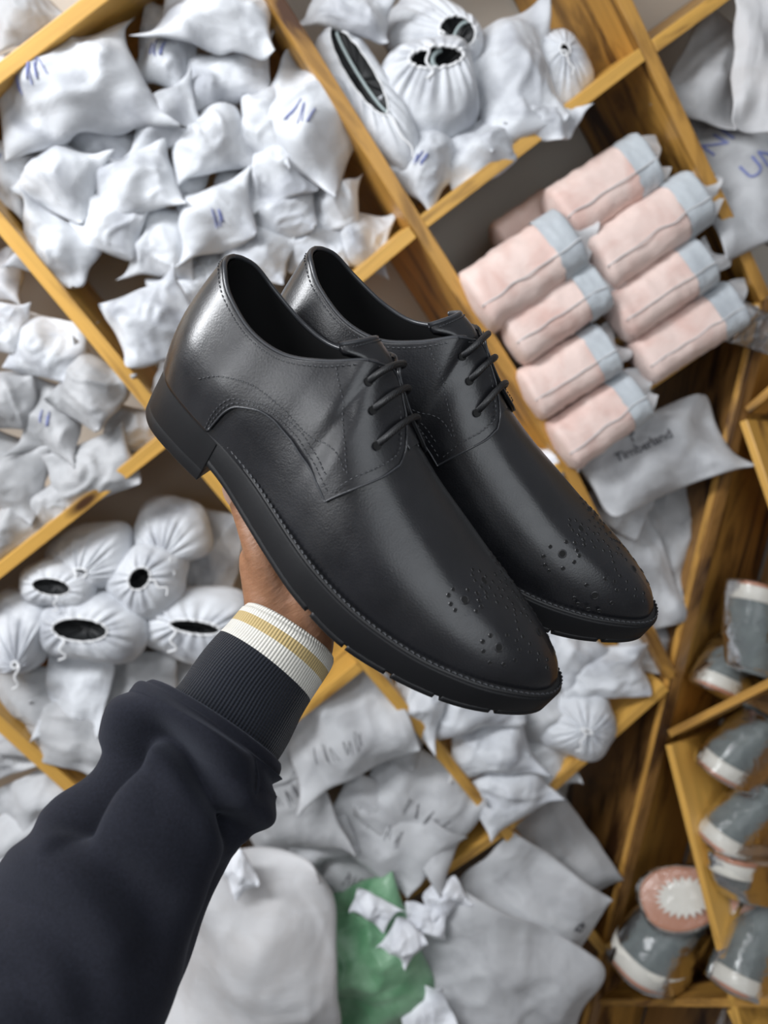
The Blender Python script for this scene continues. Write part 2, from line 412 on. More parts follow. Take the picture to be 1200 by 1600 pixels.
def make_shoe(R, tr, m, label, scale=1.0):
    root = empty('derby_shoe', (0, 0, 0), label, 'shoe', 'pair of black derby shoes')
    Rw = np.stack([EX, EY, FW], 1) @ np.array(R) * scale
    t = cam_to_world(np.array(tr))
    root.matrix_world = Matrix(((*Rw[0], t[0]), (*Rw[1], t[1]), (*Rw[2], t[2]), (0, 0, 0, 1)))
    def fy(P): P = P.copy(); P[..., 1] *= m; return P
    # outsole
    gw = lambda x: np.interp(x, [0, .06, .10, .15, .26, .30], [.0012, .0015, .0030, .0042, .0046, .0046])
    O = outline(240, gw); zt = pw(SOLE_TOP, O[:, 0]); zb = pw(SOLE_BOT, O[:, 0])
    I = outline(240, lambda x: -.004 + 0 * x)
    hs = np.clip((O[:, 0] - .06) / .02, 0, 1)
    lug = .0030
    def shrink(d): return outline(240, lambda x: gw(x) - d)
    rings = [ring(shrink(.008), zt - .0012), ring(shrink(.0012), zt - .0004), ring(shrink(.0003), zt - .0008), ring(O, zt - .0016), ring(O, zb + lug + .001), ring(shrink(.0002), zb + lug), ring(shrink(.016), zb + lug)]
    G = fy(np.array(rings)); mb = MB(); mb.grid(G, cv=True)
    k = mb.n - 360; mb.f.append(tuple(range(k, k + 360)))
    sole = mb.build('outsole', M_RUBBER, root, fix=True)
    # tread lugs: blocks round the edge with narrow grooves
    mb = MB(); n = 360; cum = np.r_[0, np.cumsum(np.linalg.norm(np.diff(O, axis=0), axis=1))]
    pos = 0.0; step = .0265; gap = .0024
    Oi = shrink(.014); Oe = shrink(.0006)
    cuts = [.062, .165, .192, .219, .246, .273]
    spans = [(x0, x1, sd) for sd in (-1, 1) for x0, x1 in zip(cuts, cuts[1:] + [.32])]
    for x0, x1, sd in spans:
        ok = (O[:, 0] >= x0 + .0007) & (O[:, 0] <= x1 - .0007) & (O[:, 1] * sd > (0.0012 if x1 > .3 else -.01)) & (O[:, 0] > .06)
        idx = np.nonzero(ok)[0]
        if len(idx) and idx.max() - idx.min() > 250: idx = np.r_[idx[idx > 180], idx[idx <= 180]]
        if len(idx) < 3: continue
        sec = [ring(O, zb + lug + .0012)[idx], ring(O, zb + .0008)[idx], ring(Oe, zb)[idx], ring(Oi, zb)[idx], ring(Oi, zb + lug + .0012)[idx]]
        Gs = fy(np.array(sec)); k = mb.n; L = len(idx); mb.grid(Gs, cu=True)
        mb.f.append(tuple(k + j * L for j in range(5))); mb.f.append(tuple(k + j * L + L - 1 for j in range(5)))
    mb.build('tread', M_RUBBER, sole, fix=True)
    # heel block
    C = outline(240, lambda x: gw(x) + .00035); hx = .066
    sel = C[C[:, 0] < hx]; sel = sel[np.argsort(np.arctan2(sel[:, 1], sel[:, 0] - .035))]
    lo = sel[sel[:, 1] < 0]; lo = lo[np.argsort(-lo[:, 0])]; hi = sel[sel[:, 1] >= 0]; hi = hi[np.argsort(hi[:, 0])]
    D = np.vstack([[[hx, lo[0, 1]]], lo, hi, [[hx, hi[-1, 1]]]])
    fr = np.stack([np.full(12, hx) - .004 * np.sin(np.linspace(0, np.pi, 12)), np.linspace(hi[-1, 1], lo[0, 1], 12)], 1)[1:-1]
    D = np.vstack([D, fr]); cen = np.array([.035, 0])
    def heel_ring(s, z): return ring(cen + (D - cen) * s, z)
    zz = pw(SOLE_TOP, D[:, 0]) - .0022
    hg = fy(np.array([heel_ring(1.0, zz), heel_ring(1.0, .0088), heel_ring(.996, .0085), heel_ring(.998, .0082), heel_ring(.99, .0012), heel_ring(.965, 0), heel_ring(.5, 0)]))
    mb = MB(); mb.grid(hg, cv=True); k = mb.n - len(D); mb.f.append(tuple(range(k, k + len(D))))
    mb.build('heel', M_RUBBER, root, fix=True)
    # welt: dark ribbed strip between sole and upper
    w0 = outline(240, lambda x: gw(x) - .0012); w1 = outline(240, -.002)
    G = fy(np.array([ring(w0, zt - .0012), ring(w0, zt + .0006), ring(outline(240, lambda x: gw(x) - .0022), zt + .0010), ring(w1, zt + .0008)]))
    mb = MB(); mb.grid(G, cv=True); welt = mb.build('welt', M_WELT, root, fix=True)
    mb = MB(); Wl = outline(240, lambda x: gw(x) * .5 + .0002); L = np.r_[0, np.cumsum(np.linalg.norm(np.diff(Wl, axis=0), axis=1))]; P = fy(ring(Wl, zt + .0012)); x = 0
    while x < L[-1] - .003:
        q = np.array([[np.interp(x + .0024 * k, L, P[:, j]) for j in range(3)] for k in (0, .5, 1)]); q[1, 2] += .0004
        mb.tube(q, [.0004, .0007, .0004], 5); x += .0034
    mb.build('welt_stitch', M_STITCH, welt)
    # upper base: both sides, one surface
    mb = MB(); s = np.linspace(0, NS, 260); tt = np.r_[np.linspace(0, .9, 50), np.linspace(.9, 1, 14)[1:]]
    for sd in (-1, 1):
        P = fy(surf(sd, s[:, None] + 0 * tt, tt + 0 * s[:, None])); mb.grid(P, flip=(sd * m < 0))
    vamp = mb.build('vamp', M_LEATHER, root, fix=True, weld=2e-5)
    # lining
    mb = MB(); s2 = np.linspace(0, 8.4, 110); t2 = np.linspace(.12, 1, 24)
    for sd in (-1, 1):
        P = fy(surf(sd, s2[:, None] + 0 * t2, t2 + 0 * s2[:, None], -.0026)); mb.grid(P)
    I2 = outline(240, -.006); sel = I2[:, 0] < .15
    mb.build('lining', M_LINING, root, fix=True, weld=1e-5)
    F = I2[sel]; lo = F[F[:, 1] < 0]; lo = lo[np.argsort(lo[:, 0])]; xs = np.linspace(.005, .15, 40)
    hi = F[F[:, 1] >= 0]; hi = hi[np.argsort(hi[:, 0])]
    yl = np.interp(xs, lo[:, 0], lo[:, 1]); yh = np.interp(xs, hi[:, 0], hi[:, 1]); v = np.linspace(0, 1, 9)
    G = np.stack([xs[:, None] + 0 * v, yl[:, None] * (1 - v) + yh[:, None] * v, pw(SOLE_TOP, xs)[:, None] + .004 + 0 * v], -1)
    MB().grid(fy(G)).build('insole', M_LINING, root, fix=True)
    # quarters, collar binding
    qs = [quarter(sd, m, root) for sd in (-1, 1)]
    ss = np.linspace(0, 7.6, 90)
    rim = np.vstack([surf(-1, ss[::-1], 1 + 0 * ss, -.0004), surf(1, ss, 1 + 0 * ss, -.0004)[1:]])
    MB().tube(fy(rim), .0015, 8).build('collar_binding', M_EDGE, root)
    # tongue
    ln = np.array([[.150, .0876], [.135, .0967], [.122, .1070], [.112, .1145], [.104, .1180], [.098, .1195]])
    ln = cr(ln, np.linspace(0, 5, 30)); yy = np.linspace(-1, 1, 25); hw = np.interp(np.arange(30), [0, 14, 22, 26, 29], [.007, .009, .014, .0185, .0180])
    Y = yy[None] * hw[:, None]
    Zc = ln[:, 1][:, None] + .0012 - 26 * Y ** 2; Xc = ln[:, 0][:, None] - np.interp(np.arange(30), [0, 18, 29], [6, 10, 26])[:, None] * Y ** 2
    top = fy(np.stack([Xc, Y, Zc], -1)); bot = fy(np.stack([Xc + .0012, Y, Zc - .0028], -1))
    mb = MB(); mb.grid(top); mb.grid(bot)
    mb.grid(np.stack([top[-1], bot[-1]])); mb.grid(np.stack([top[:, 0], bot[:, 0]], 1)); mb.grid(np.stack([top[:, -1], bot[:, -1]], 1))
    tg = mb.build('tongue', M_LEATHER, root, fix=True, weld=1e-6)
    MB().tube(top[-1] + np.array([0, 0, -.001]), .0016, 7).build('folded_edge', M_EDGE, tg)
    mb = MB(); row = top[26]
    for j in range(2, 23, 1):
        q = np.array([row[j], (row[j] * .35 + row[j + 1] * .65)]); q = np.array([q[0], q.mean(0) + [0, 0, .0003], q[1]]); mb.tube(q, [.0002, .0004, .0002], 5)
    mb.build('stitching', M_STITCH, tg)
    # stitching
    for sd, q in zip((-1, 1), qs):
        mb = MB()
        for c in STITCHES: dashes(mb, sd, c, m)
        # facing edge rows follow the lifted facing
        dashes(mb, sd, FACE_STITCH, m, off=.0040)
        mb.build('stitching', M_STITCH, q)
        mb = MB(); mbk = MB()
        for (s_, t_) in EYELETS:
            p = fy(surf(sd, np.array([s_, s_ + .05]), np.array([t_, t_]), .0030)); c = p[0]; tx = p[1] - p[0]; tx /= np.linalg.norm(tx)
            p2 = fy(surf(sd, np.array([s_, s_]), np.array([t_, t_ + .02]), .0030)); ty = p2[1] - p2[0]; ty -= tx * (ty @ tx); ty /= np.linalg.norm(ty)
            a = np.linspace(0, 2 * np.pi, 14, endpoint=False)
            mb.add(np.vstack([c + .0024 * (np.cos(x) * tx + np.sin(x) * ty) for x in a]), [tuple(range(14))])
        mb.build('eyelet_holes', M_HOLE, q)
    # laces: bars from the outer eyelets over the gap and under the other facing
    for k, (s_, t_) in enumerate(EYELETS):
        q = np.linspace(0, 1, 34); tm, sm = LACE_END[k]
        # t runs up to the crest on the outer side, then down the inner side
        tot = (1 - t_) + (1 - tm); tt_ = t_ + q * tot; sd_ = np.where(tt_ <= 1, -m, m); tc = np.where(tt_ <= 1, tt_, 2 - tt_)
        off = .0022 + .0062 * np.clip(np.sin(np.pi * np.clip(q * 1.02 + .0, 0, 1)), 0, 1) ** .55
        off[0] = -.001; off[1] = .0015; off[-1] = .0000; off[-2] = .0030
        P = np.array([surf(int(a_), np.array([s_ + (sm - s_) * qq]), np.array([b_]), o_)[0] for a_, b_, o_, qq in zip(sd_, tc, off, q)])
        for _ in range(6): P[1:-1] = (P[:-2] + P[1:-1] * 2 + P[2:]) / 4
        MB().tube(fy(cr(P, np.linspace(0, 33, 60))), .0019, 10).build('lace', M_LACE, root)
    # brogue perforations on the toe: punched holes with a raised lip
    mb = MB(); lip = MB(); a = np.linspace(0, 2 * np.pi, 12, endpoint=False)
    for (x, y, r) in HOLES:
        p, tx, ty = top_point(x, y)
        nn = np.cross(tx, ty); nn *= np.sign(nn[2])
        c_ = lambda k, h: (lambda q: q * np.array([1, m, 1]))(np.array([p + k * r * (np.cos(z) * tx + np.sin(z) * ty) + nn * h for z in a]))
        mb.add(c_(1.0, .00020), [tuple(range(12))])
        lip.grid(np.array([c_(1.0, .00010), c_(1.06, .00030), c_(1.2, .00024), c_(1.4, .00000)]), cv=True)
    lip.build('perforation_lips', M_LEATHER, vamp, fix=True)
    mb.build('brogue_perforations', M_HOLE, vamp)
    return root

_SS, _TT = np.meshgrid(np.linspace(9, NS, 220), np.linspace(.1, 1, 120), indexing='ij')
_GR = {sd: surf(sd, _SS, _TT) for sd in (-1, 1)}
def top_point(x, y):
    sd = -1 if y < 0 else 1
    G = _GR[sd]; d = (G[..., 0] - x) ** 2 + (G[..., 1] - y) ** 2
    i, j = np.unravel_index(d.argmin(), d.shape)
    i = min(max(i, 1), 218); j = min(max(j, 1), 118)
    tx = G[i + 1, j] - G[i - 1, j]; ty = G[i, j + 1] - G[i, j - 1]
    tx = tx / np.linalg.norm(tx); ty = ty - tx * (ty @ tx); ty /= np.linalg.norm(ty)
    return np.array([x, y, G[i, j, 2]]), tx, ty

STITCHES = [
    [(k, .955) for k in np.linspace(.7, 6.9, 10)],
    [(6.35, .95), (6.93, .737), (8.0, .55), (9.02, .448), (9.46, .405)],
    [(3.7, .371), (4.13, .552), (4.89, .668), (5.81, .587), (6.88, .436), (8.2, .40), (9.39, .398)],
    [(4.50, .05), (4.51, .20), (4.60, .36), (4.80, .466), (5.3, .537), (5.82, .514), (6.5, .428), (7.22, .343), (8.5, .282), (9.3, .268)],
    [(4.43, .05), (4.43, .22), (4.52, .39), (4.74, .494), (5.3, .566), (5.86, .542), (6.56, .456), (7.28, .371), (8.45, .312), (9.0, .300)],
]
FACE_STITCH = [(7.5, .965), (8.2, .955), (8.9, .945), (9.4, .930), (9.75, .90), (10.1, .82), (10.2, .74), (10.04, .605), (9.66, .43), (9.36, .275)]
EYELETS = [(7.98, .80), (9.10, .69), (9.72, .64)]
LACE_END = [(.90, 8.1), (.84, 9.25), (.80, 9.9)]
HOLES = [(0.2236, -0.0313, 0.0019), (0.2236, 0.0313, 0.0019), (0.2528, -0.03, 0.0019), (0.2528, 0.03, 0.0019), (0.2248, -0.0137, 0.0019), (0.2248, 0.0137, 0.0019), (0.2655, 0.0, 0.0019), (0.2157, -0.0327, 0.00095), (0.2157, 0.0327, 0.00095), (0.2159, -0.0359, 0.00095), (0.2159, 0.0359, 0.00095), (0.2196, -0.0369, 0.00095), (0.2196, 0.0369, 0.00095), (0.2234, -0.0367, 0.00095), (0.2234, 0.0367, 0.00095), (0.2288, -0.0339, 0.00095), (0.2288, 0.0339, 0.00095), (0.2319, -0.0298, 0.00095), (0.2319, 0.0298, 0.00095), (0.2322, -0.0264, 0.00095), (0.2322, 0.0264, 0.00095), (0.2295, -0.0255, 0.00095), (0.2295, 0.0255, 0.00095), (0.2262, -0.0237, 0.00095), (0.2262, 0.0237, 0.00095), (0.2216, -0.0268, 0.00095), (0.2216, 0.0268, 0.00095), (0.2166, -0.0157, 0.00095), (0.2166, 0.0157, 0.00095), (0.2199, -0.0117, 0.00095), (0.2199, 0.0117, 0.00095), (0.2181, -0.0185, 0.00095), (0.2181, 0.0185, 0.00095), (0.224, -0.0101, 0.00095), (0.224, 0.0101, 0.00095), (0.2213, -0.0193, 0.00095), (0.2213, 0.0193, 0.00095), (0.2289, -0.0078, 0.00095), (0.2289, 0.0078, 0.00095), (0.2257, -0.0186, 0.00095), (0.2257, 0.0186, 0.00095), (0.2294, -0.0184, 0.00095), (0.2294, 0.0184, 0.00095), (0.2294, -0.0132, 0.00095), (0.2294, 0.0132, 0.00095), (0.2321, 0.0, 0.00095), (0.2359, -0.0033, 0.00095), (0.2359, 0.0033, 0.00095), (0.2342, -0.0141, 0.00095), (0.2342, 0.0141, 0.00095), (0.2373, -0.0095, 0.00095), (0.2373, 0.0095, 0.00095), (0.2314, -0.0203, 0.00095), (0.2314, 0.0203, 0.00095), (0.2407, -0.005, 0.00095), (0.2407, 0.005, 0.00095), (0.2373, -0.016, 0.00095), (0.2373, 0.016, 0.00095), (0.2431, -0.012, 0.00095), (0.2431, 0.012, 0.00095), (0.2445, -0.005, 0.00095), (0.2445, 0.005, 0.00095), (0.2332, -0.0072, 0.00095), (0.2332, 0.0072, 0.00095), (0.247, -0.0073, 0.00095), (0.247, 0.0073, 0.00095), (0.249, -0.0098, 0.00095), (0.249, 0.0098, 0.00095), (0.2515, -0.0125, 0.00095), (0.2515, 0.0125, 0.00095), (0.255, -0.0151, 0.00095), (0.255, 0.0151, 0.00095), (0.2512, -0.0031, 0.00095), (0.2512, 0.0031, 0.00095), (0.2546, 0.0, 0.00095), (0.2584, 0.0, 0.00095), (0.2454, -0.0308, 0.00095), (0.2454, 0.0308, 0.00095), (0.2444, -0.0344, 0.00095), (0.2444, 0.0344, 0.00095), (0.2479, -0.0353, 0.00095), (0.2479, 0.0353, 0.00095), (0.2543, -0.0346, 0.00095), (0.2543, 0.0346, 0.00095), (0.2602, -0.0308, 0.00095), (0.2602, 0.0308, 0.00095), (0.2635, -0.0258, 0.00095), (0.2635, 0.0258, 0.00095), (0.2521, -0.0235, 0.00095), (0.2521, 0.0235, 0.00095), (0.2578, -0.0202, 0.00095), (0.2578, 0.0202, 0.00095), (0.2591, -0.0154, 0.00095), (0.2591, 0.0154, 0.00095), (0.2617, -0.0217, 0.00095), (0.2617, 0.0217, 0.00095), (0.2646, -0.0137, 0.00095), (0.2646, 0.0137, 0.00095), (0.2671, -0.0169, 0.00095), (0.2671, 0.0169, 0.00095), (0.2717, -0.0117, 0.00095), (0.2717, 0.0117, 0.00095), (0.2736, -0.0144, 0.00095), (0.2736, 0.0144, 0.00095), (0.2776, -0.0075, 0.00095), (0.2776, 0.0075, 0.00095), (0.28, -0.0105, 0.00095), (0.28, 0.0105, 0.00095), (0.2274, 0.0, 0.00095)]

SHOE_A = ([[0.75006, 0.40677, 0.52148], [0.64596, -0.28139, -0.70962], [-0.14191, 0.86911, -0.47382]], [-0.14132, -0.07036, 0.47858])
SHOE_B = ([[0.81129, 0.39143, 0.43427], [0.57488, -0.39896, -0.71438], [-0.10637, 0.82923, -0.5487]], [-0.09306, -0.08643, 0.53488])

make_shoe(SHOE_A[0], SHOE_A[1], 1, 'black leather derby shoe nearer the viewer, its whole outer side and heel in view')
make_shoe(SHOE_B[0], SHOE_B[1], -1, 'black leather derby shoe held behind the first one, partly hidden by it', 1.045)

# ------------------------------------------------------------------ the arm: hand, ribbed cuff, sleeve
m = Mat('skin', (.26, .125, .065), .48); co = m.coord()
m.color(m.ramp(m.noise(45, 5, .6, co), [(.3, (.19, .085, .042)), (.55, (.27, .13, .068)), (.8, (.33, .17, .095))]))
b = m.bump(m.noise(300, 4, .65, co), .35, .0008); m.bump(m.noise(70, 3, .5, m.coord(scale=(1, 1, 4))), .25, .002, b)
m.b.inputs['Subsurface Weight'].default_value = .12; m.b.inputs['Subsurface Radius'].default_value = (.006, .002, .001); M_SKIN = m.m
M_NAIL = Mat('nail', (.52, .33, .25), .3).m
m = Mat('navy_fleece', (.0085, .0092, .0140), .9, Specular_IOR_Level=.25); co = m.coord()
m.color(m.ramp(m.noise(700, 3, .7, co), [(.3, (.0045, .0052, .0095)), (.7, (.0098, .0110, .0185))]))
m.b.inputs['Sheen Weight'].default_value = .10; m.b.inputs['Sheen Roughness'].default_value = .5; m.b.inputs['Sheen Tint'].default_value = (.6, .65, .8, 1)
m.bump(m.noise(900, 2, .6, co), .25, .0006); M_FLEECE = m.m
def knit(name, col, su, sv, dark):
    m = Mat(name, col, .9, Specular_IOR_Level=.25); uv = m.n('ShaderNodeTexCoord').outputs['UV']; sp = m.n('ShaderNodeSeparateXYZ'); m.l(uv, sp.inputs[0])
    def tri(ch, k, ph=None):
        a = m.n('ShaderNodeMath', operation='MULTIPLY'); m.l(sp.outputs[ch], a.inputs[0]); a.inputs[1].default_value = k
        c = m.n('ShaderNodeMath', operation='SINE'); m.l(a.outputs[0], c.inputs[0]); return c.outputs[0]
    s_ = m.n('ShaderNodeMath', operation='ADD'); m.l(tri(0, su * 6.2832), s_.inputs[0])
    h = m.n('ShaderNodeMath', operation='MULTIPLY'); m.l(tri(1, sv * 6.2832), h.inputs[0]); h.inputs[1].default_value = .55; m.l(h.outputs[0], s_.inputs[1])
    k = m.n('ShaderNodeMapRange'); m.l(s_.outputs[0], k.inputs[0]); k.inputs[1].default_value = -1.5; k.inputs[2].default_value = 1.5
    m.color(m.ramp(k.outputs[0], [(.1, dark), (.75, col)]))
    m.bump(k.outputs[0], .7, .0012); m.b.inputs['Sheen Weight'].default_value = .15
    return m.m
M_RIB = knit('navy_rib', (.0085, .0112, .0190), 105, 42, (.0028, .0036, .0065))
M_RIBW = knit('cream_rib', (.80, .78, .72), 105, 16, (.55, .53, .47))
M_RIBT = knit('tan_rib', (.60, .46, .22), 105, 9, (.40, .29, .12))

arm = empty('person', cam_to_world(np.array([-.11, .16, .42])), 'outstretched arm in a navy jacket sleeve with cream striped cuff, holding up the shoes', 'person')
def arm_child(o, parent=None):
    o.parent = parent or arm
    if parent is None: o.matrix_parent_inverse = Matrix.Translation(-arm.location)
    return o
def camp(px, py, d): return np.array([(px - 600) * d / FPX, (py - 800) * d / FPX, d])
RA, TA = np.array(SHOE_A[0]), np.array(SHOE_A[1])
def under(x, y, z): return RA @ np.array([x, y, z]) + TA           # a point in the near shoe's own frame

# hand: overlapping tapered chains fused into one skin surface
def chain(mb, pts, rad, n=14):
    P = np.array(pts); k = np.linspace(0, len(P) - 1, (len(P) - 1) * 7 + 1)
    Q = cr(P, k); r = cr(np.array(rad)[:, None], k)[:, 0]
    # round ends
    d0 = Q[0] - Q[1]; d0 /= np.linalg.norm(d0); d1 = Q[-1] - Q[-2]; d1 /= np.linalg.norm(d1)
    pre = [Q[0] + d0 * r[0] * c for c in (.98, .8, .45)]; post = [Q[-1] + d1 * r[-1] * c for c in (.45, .8, .98)]
    mb.tube(np.vstack([pre, Q, post]), np.r_[r[0] * np.array([.2, .6, .9]), r, r[-1] * np.array([.9, .6, .2])], n)
hb = MB()
W0, W1, W2 = camp(355, 1135, .432), camp(420, 1040, .447), camp(452, 990, .4570)
side = camp(.82 * 100 + 600, .57 * 100 + 800, 1) - camp(600, 800, 1); side /= np.linalg.norm(side)
for k in (-1, 0, 1):
    chain(hb, [W0 + side * .0095 * k, W1 + side * .0105 * k, W2 + side * .0125 * k, under(.136 + .017 * k, -.016, -.0265)], [.0175, .0175, .0165, .0150])
mcp = [(.097, .030), (.120, .037), (.143, .034), (.164, .026)]
lens = [(.040, .024, .018), (.044, .027, .019), (.041, .025, .018), (.032, .019, .016)]
for (x, y), (l1, l2, l3) in zip(mcp, lens):
    dx = (x - .13) * .35
    chain(hb, [under(.140 + (x - .131) * .40, -.010, -.0330), under(x, y * .45, -.0255), under(x, y, -.0215)], [.0135, .0125, .0115])
    a = under(x, y, -.0215); b = under(x + dx * .5, y + l1 * .97, -.0125); c = under(x + dx * .8, y + l1 * .97 + l2 * .93, -.0015); d = under(x + dx, y + l1 * .97 + l2 * .93 + l3 * .8, .0085)
    chain(hb, [a, b, c, d], [.0112, .0096, .0084, .0072])
chain(hb, [under(.150, -.018, -.040), under(.136, -.0215, -.0310), under(.1184, -.0225, -.0175), under(.1000, -.0175, -.0100), under(.0875, -.0145, -.0050), under(.0800, -.0130, -.0025)], [.0160, .0138, .0112, .0094, .0082, .0068])
hm = hb.mesh('hand'); ho = obj('hand', hm, M_SKIN)
for v in hm.vertices: v.co = Vector(cam_to_world(np.array(v.co)))
md = ho.modifiers.new('remesh', 'REMESH'); md.mode = 'VOXEL'; md.voxel_size = .0016; md.use_smooth_shade = True
md = ho.modifiers.new('smooth', 'SMOOTH'); md.iterations = 14; md.factor = .6
dg = bpy.context.evaluated_depsgraph_get(); hm2 = bpy.data.meshes.new_from_object(ho.evaluated_get(dg)); ho.modifiers.clear(); ho.data = hm2
if not hm2.materials: hm2.materials.append(M_SKIN)
hm2.shade_smooth(); arm_child(ho)
# thumbnail, a small curved plate on the tip's outer face
tx = under(.0800, -.0130, -.0025) - under(.0905, -.0152, -.0060); tx /= np.linalg.norm(tx); up_ = under(0, -.62, -.5) - under(0, 0, 0); up_ -= tx * (up_ @ tx); up_ /= np.linalg.norm(up_); sd_ = np.cross(tx, up_)
uu, vv = np.meshgrid(np.linspace(-1, 1, 9), np.linspace(-1, 1, 9), indexing='ij')
g = under(.0818, -.0135, -.0030) + tx * (uu[..., None] * .0062) + sd_ * (np.sin(vv[..., None] * .85) * .0062) + up_ * (.0022 + np.cos(vv[..., None] * .9) * .0062 - .0012 * uu[..., None] ** 2)
arm_child(MB().grid(cam_to_world(g)).build('thumbnail', M_NAIL, fix=True), ho)
ho.children[0].matrix_parent_inverse = ho.matrix_parent_inverse.inverted() if False else Matrix()

def uv_tube(name, P, mat, parent, wrap=True):
    """P rings x n points; UV runs round and along"""
    a, n = P.shape[:2]; mb = MB(); mb.grid(P, cv=True, flip=True); me = mb.mesh(name)
    uvl = me.uv_layers.new(name='UVMap')
    for p in me.polygons:
        i0 = [me.loops[l].vertex_index for l in p.loop_indices]
        js = [i % n for i in i0]
        for l, i in zip(p.loop_indices, i0):
            j = i % n
            if max(js) - min(js) > n / 2 and j < n / 2: j += n
            uvl.data[l].uv = (j / n, (i // n) / (a - 1))
    return obj(name, me, mat, parent)

# cuff: centre line, half widths and depth along the wrist
def rings(C, rx, rz, n, lean=0):
    """rings in camera space: C centres, rx across the picture, rz towards the viewer"""
    T = np.gradient(C, axis=0); T /= np.linalg.norm(T, axis=1, keepdims=True)
    out = []
    for c, t, a, b in zip(C, T, rx, rz):
        s = np.cross(t, c / np.linalg.norm(c)); s /= np.linalg.norm(s); nn = np.cross(s, t)
        if nn[2] > 0: nn = -nn; 
        th = np.linspace(0, 2 * np.pi, n, endpoint=False)[:, None]
        sg = s if s[0] > 0 else -s
        out.append(c + sg * a * np.cos(th) + nn * b * np.sin(th))
    return np.array(out)
kc = [camp(300, 1185, .414), camp(352, 1132, .424), camp(392, 1072, .433), camp(424, 1030, .4405), camp(446, 999, .446), camp(452, 990, .4475)]
kr = [.0335, .0345, .0335, .0320, .0316, .0305]; kz = [.029, .029, .028, .0275, .027, .026]
u = np.linspace(0, 5, 110); CC = cr(np.array(kc), u); rx = cr(np.array(kr)[:, None], u)[:, 0]; rz = cr(np.array(kz)[:, None], u)[:, 0]
G = rings(CC, rx, rz, 220)
# slight unevenness of the knit
th = np.linspace(0, 2 * np.pi, 220, endpoint=False)
wob = 1 + .012 * np.sin(th * 3 + 1)[None] * np.sin(u * 1.3)[:, None] + .01 * np.sin(th * 5 + u[:, None] * 2)
G = CC[:, None] + (G - CC[:, None]) * wob[..., None]
Gw = cam_to_world(G)
i1, i2, i3 = 58, 72, 82                     # navy | cream | tan | cream
cuff = arm_child(uv_tube('ribbed_cuff', Gw[:i1 + 1], M_RIB, None))
def band(name, a, b, mat, end=False):
    R = Gw[a:b + 1]
    if end:                                  # rolled hem
        c = R[-1].mean(0); t = (R[-1].mean(0) - R[-6].mean(0)); t /= np.linalg.norm(t)
        ex = [c + (R[-1] - c) * k + t * d for k, d in ((.985, .0012), (.955, .0018), (.92, .0012), (.90, -.0015), (.895, -.010))]
        R = np.vstack([R, np.array(ex)])
    o = uv_tube(name, R, mat, cuff); return o
band('cream_band', i1, i2, M_RIBW)['label'] = 'cream band of the cuff below the tan stripe'
band('tan_stripe', i2, i3, M_RIBT)['label'] = 'tan stripe round the cuff'
band('cream_band', i3, 109, M_RIBW, True)['label'] = 'cream band at the cuff opening'

# sleeve
sc_ = [camp(-190, 1960, .318), camp(-20, 1700, .345), camp(118, 1478, .372), camp(212, 1342, .391), camp(277, 1241, .403), camp(305, 1183, .410), camp(323, 1152, .415), camp(331, 1140, .417)]
sr = [.062, .0585, .0540, .0462, .0425, .0455, .0452, .0440]; sz = [.058, .055, .051, .0455, .0425, .0425, .0405, .0390]
nu = 330; nt = 300
u = np.linspace(0, 7, nu); CC = cr(np.array(sc_), u); rx = cr(np.array(sr)[:, None], u)[:, 0]; rz = cr(np.array(sz)[:, None], u)[:, 0]
G = rings(CC, rx, rz, nt); th = np.linspace(0, 2 * np.pi, nt, endpoint=False)
D = (G - CC[:, None]); Dn = D / np.linalg.norm(D, axis=-1, keepdims=True)
PX = 600 + FPX * G[..., 0] / G[..., 2]; PY = 800 + FPX * G[..., 1] / G[..., 2]
front = np.clip((Dn @ np.array([0, 0, -1.0])) * 3 + .6, 0, 1)
def seg_dist(poly):
    P = resample(poly, 60); best = np.full(PX.shape, 1e9); sgn = np.zeros(PX.shape)
    for a, b in zip(P[:-1], P[1:]):
        ab = b - a; L = ab @ ab
        t = np.clip(((PX - a[0]) * ab[0] + (PY - a[1]) * ab[1]) / L, 0, 1)
        dx, dy = PX - a[0] - t * ab[0], PY - a[1] - t * ab[1]; d = np.hypot(dx, dy)
        s = np.sign(ab[0] * dy - ab[1] * dx); k = d < best; best[k] = d[k]; sgn[k] = s[k]
    return best * sgn
disp = np.zeros(PX.shape)
# deep crease under the rolled end of the sleeve, running on down the inner side
s = seg_dist([(120, 1285), (172, 1215), (208, 1160), (240, 1142), (284, 1172), (325, 1228), (366, 1294)])
disp += front * (-.0150 * np.exp(-(s / 20) ** 2) + .0075 * np.exp(-((s + 44) / 30) ** 2) + .0022 * np.exp(-((s - 50) / 42) ** 2))
s = seg_dist([(368, 1296), (352, 1370), (322, 1450), (300, 1520), (286, 1600), (270, 1700)])
disp += front * (-.0075 * np.exp(-(s / 15) ** 2) + .0030 * np.exp(-((s - 38) / 26) ** 2) + .0030 * np.exp(-((s + 34) / 26) ** 2))
s = seg_dist([(372, 1290), (392, 1240), (398, 1190)])
disp += front * (-.0018 * np.exp(-(s / 10) ** 2))
for poly, a, w in (([(60, 1290), (140, 1330), (215, 1400), (260, 1470)], -.0050, 34), ([(-60, 1390), (40, 1420), (120, 1500), (150, 1590)], -.0060, 40), ([(-90, 1520), (20, 1540), (80, 1610)], -.005, 36), ([(200, 1240), (270, 1310), (300, 1390)], .0030, 40), ([(30, 1340), (120, 1390), (190, 1470)], .0035, 34)):
    s = seg_dist(poly); disp += front * a * np.exp(-(s / w) ** 2)
disp += .0016 * np.sin(u[:, None] * 3.1 + th[None] * 2) + .0012 * np.sin(u[:, None] * 5.3 - th[None] * 3 + 1)
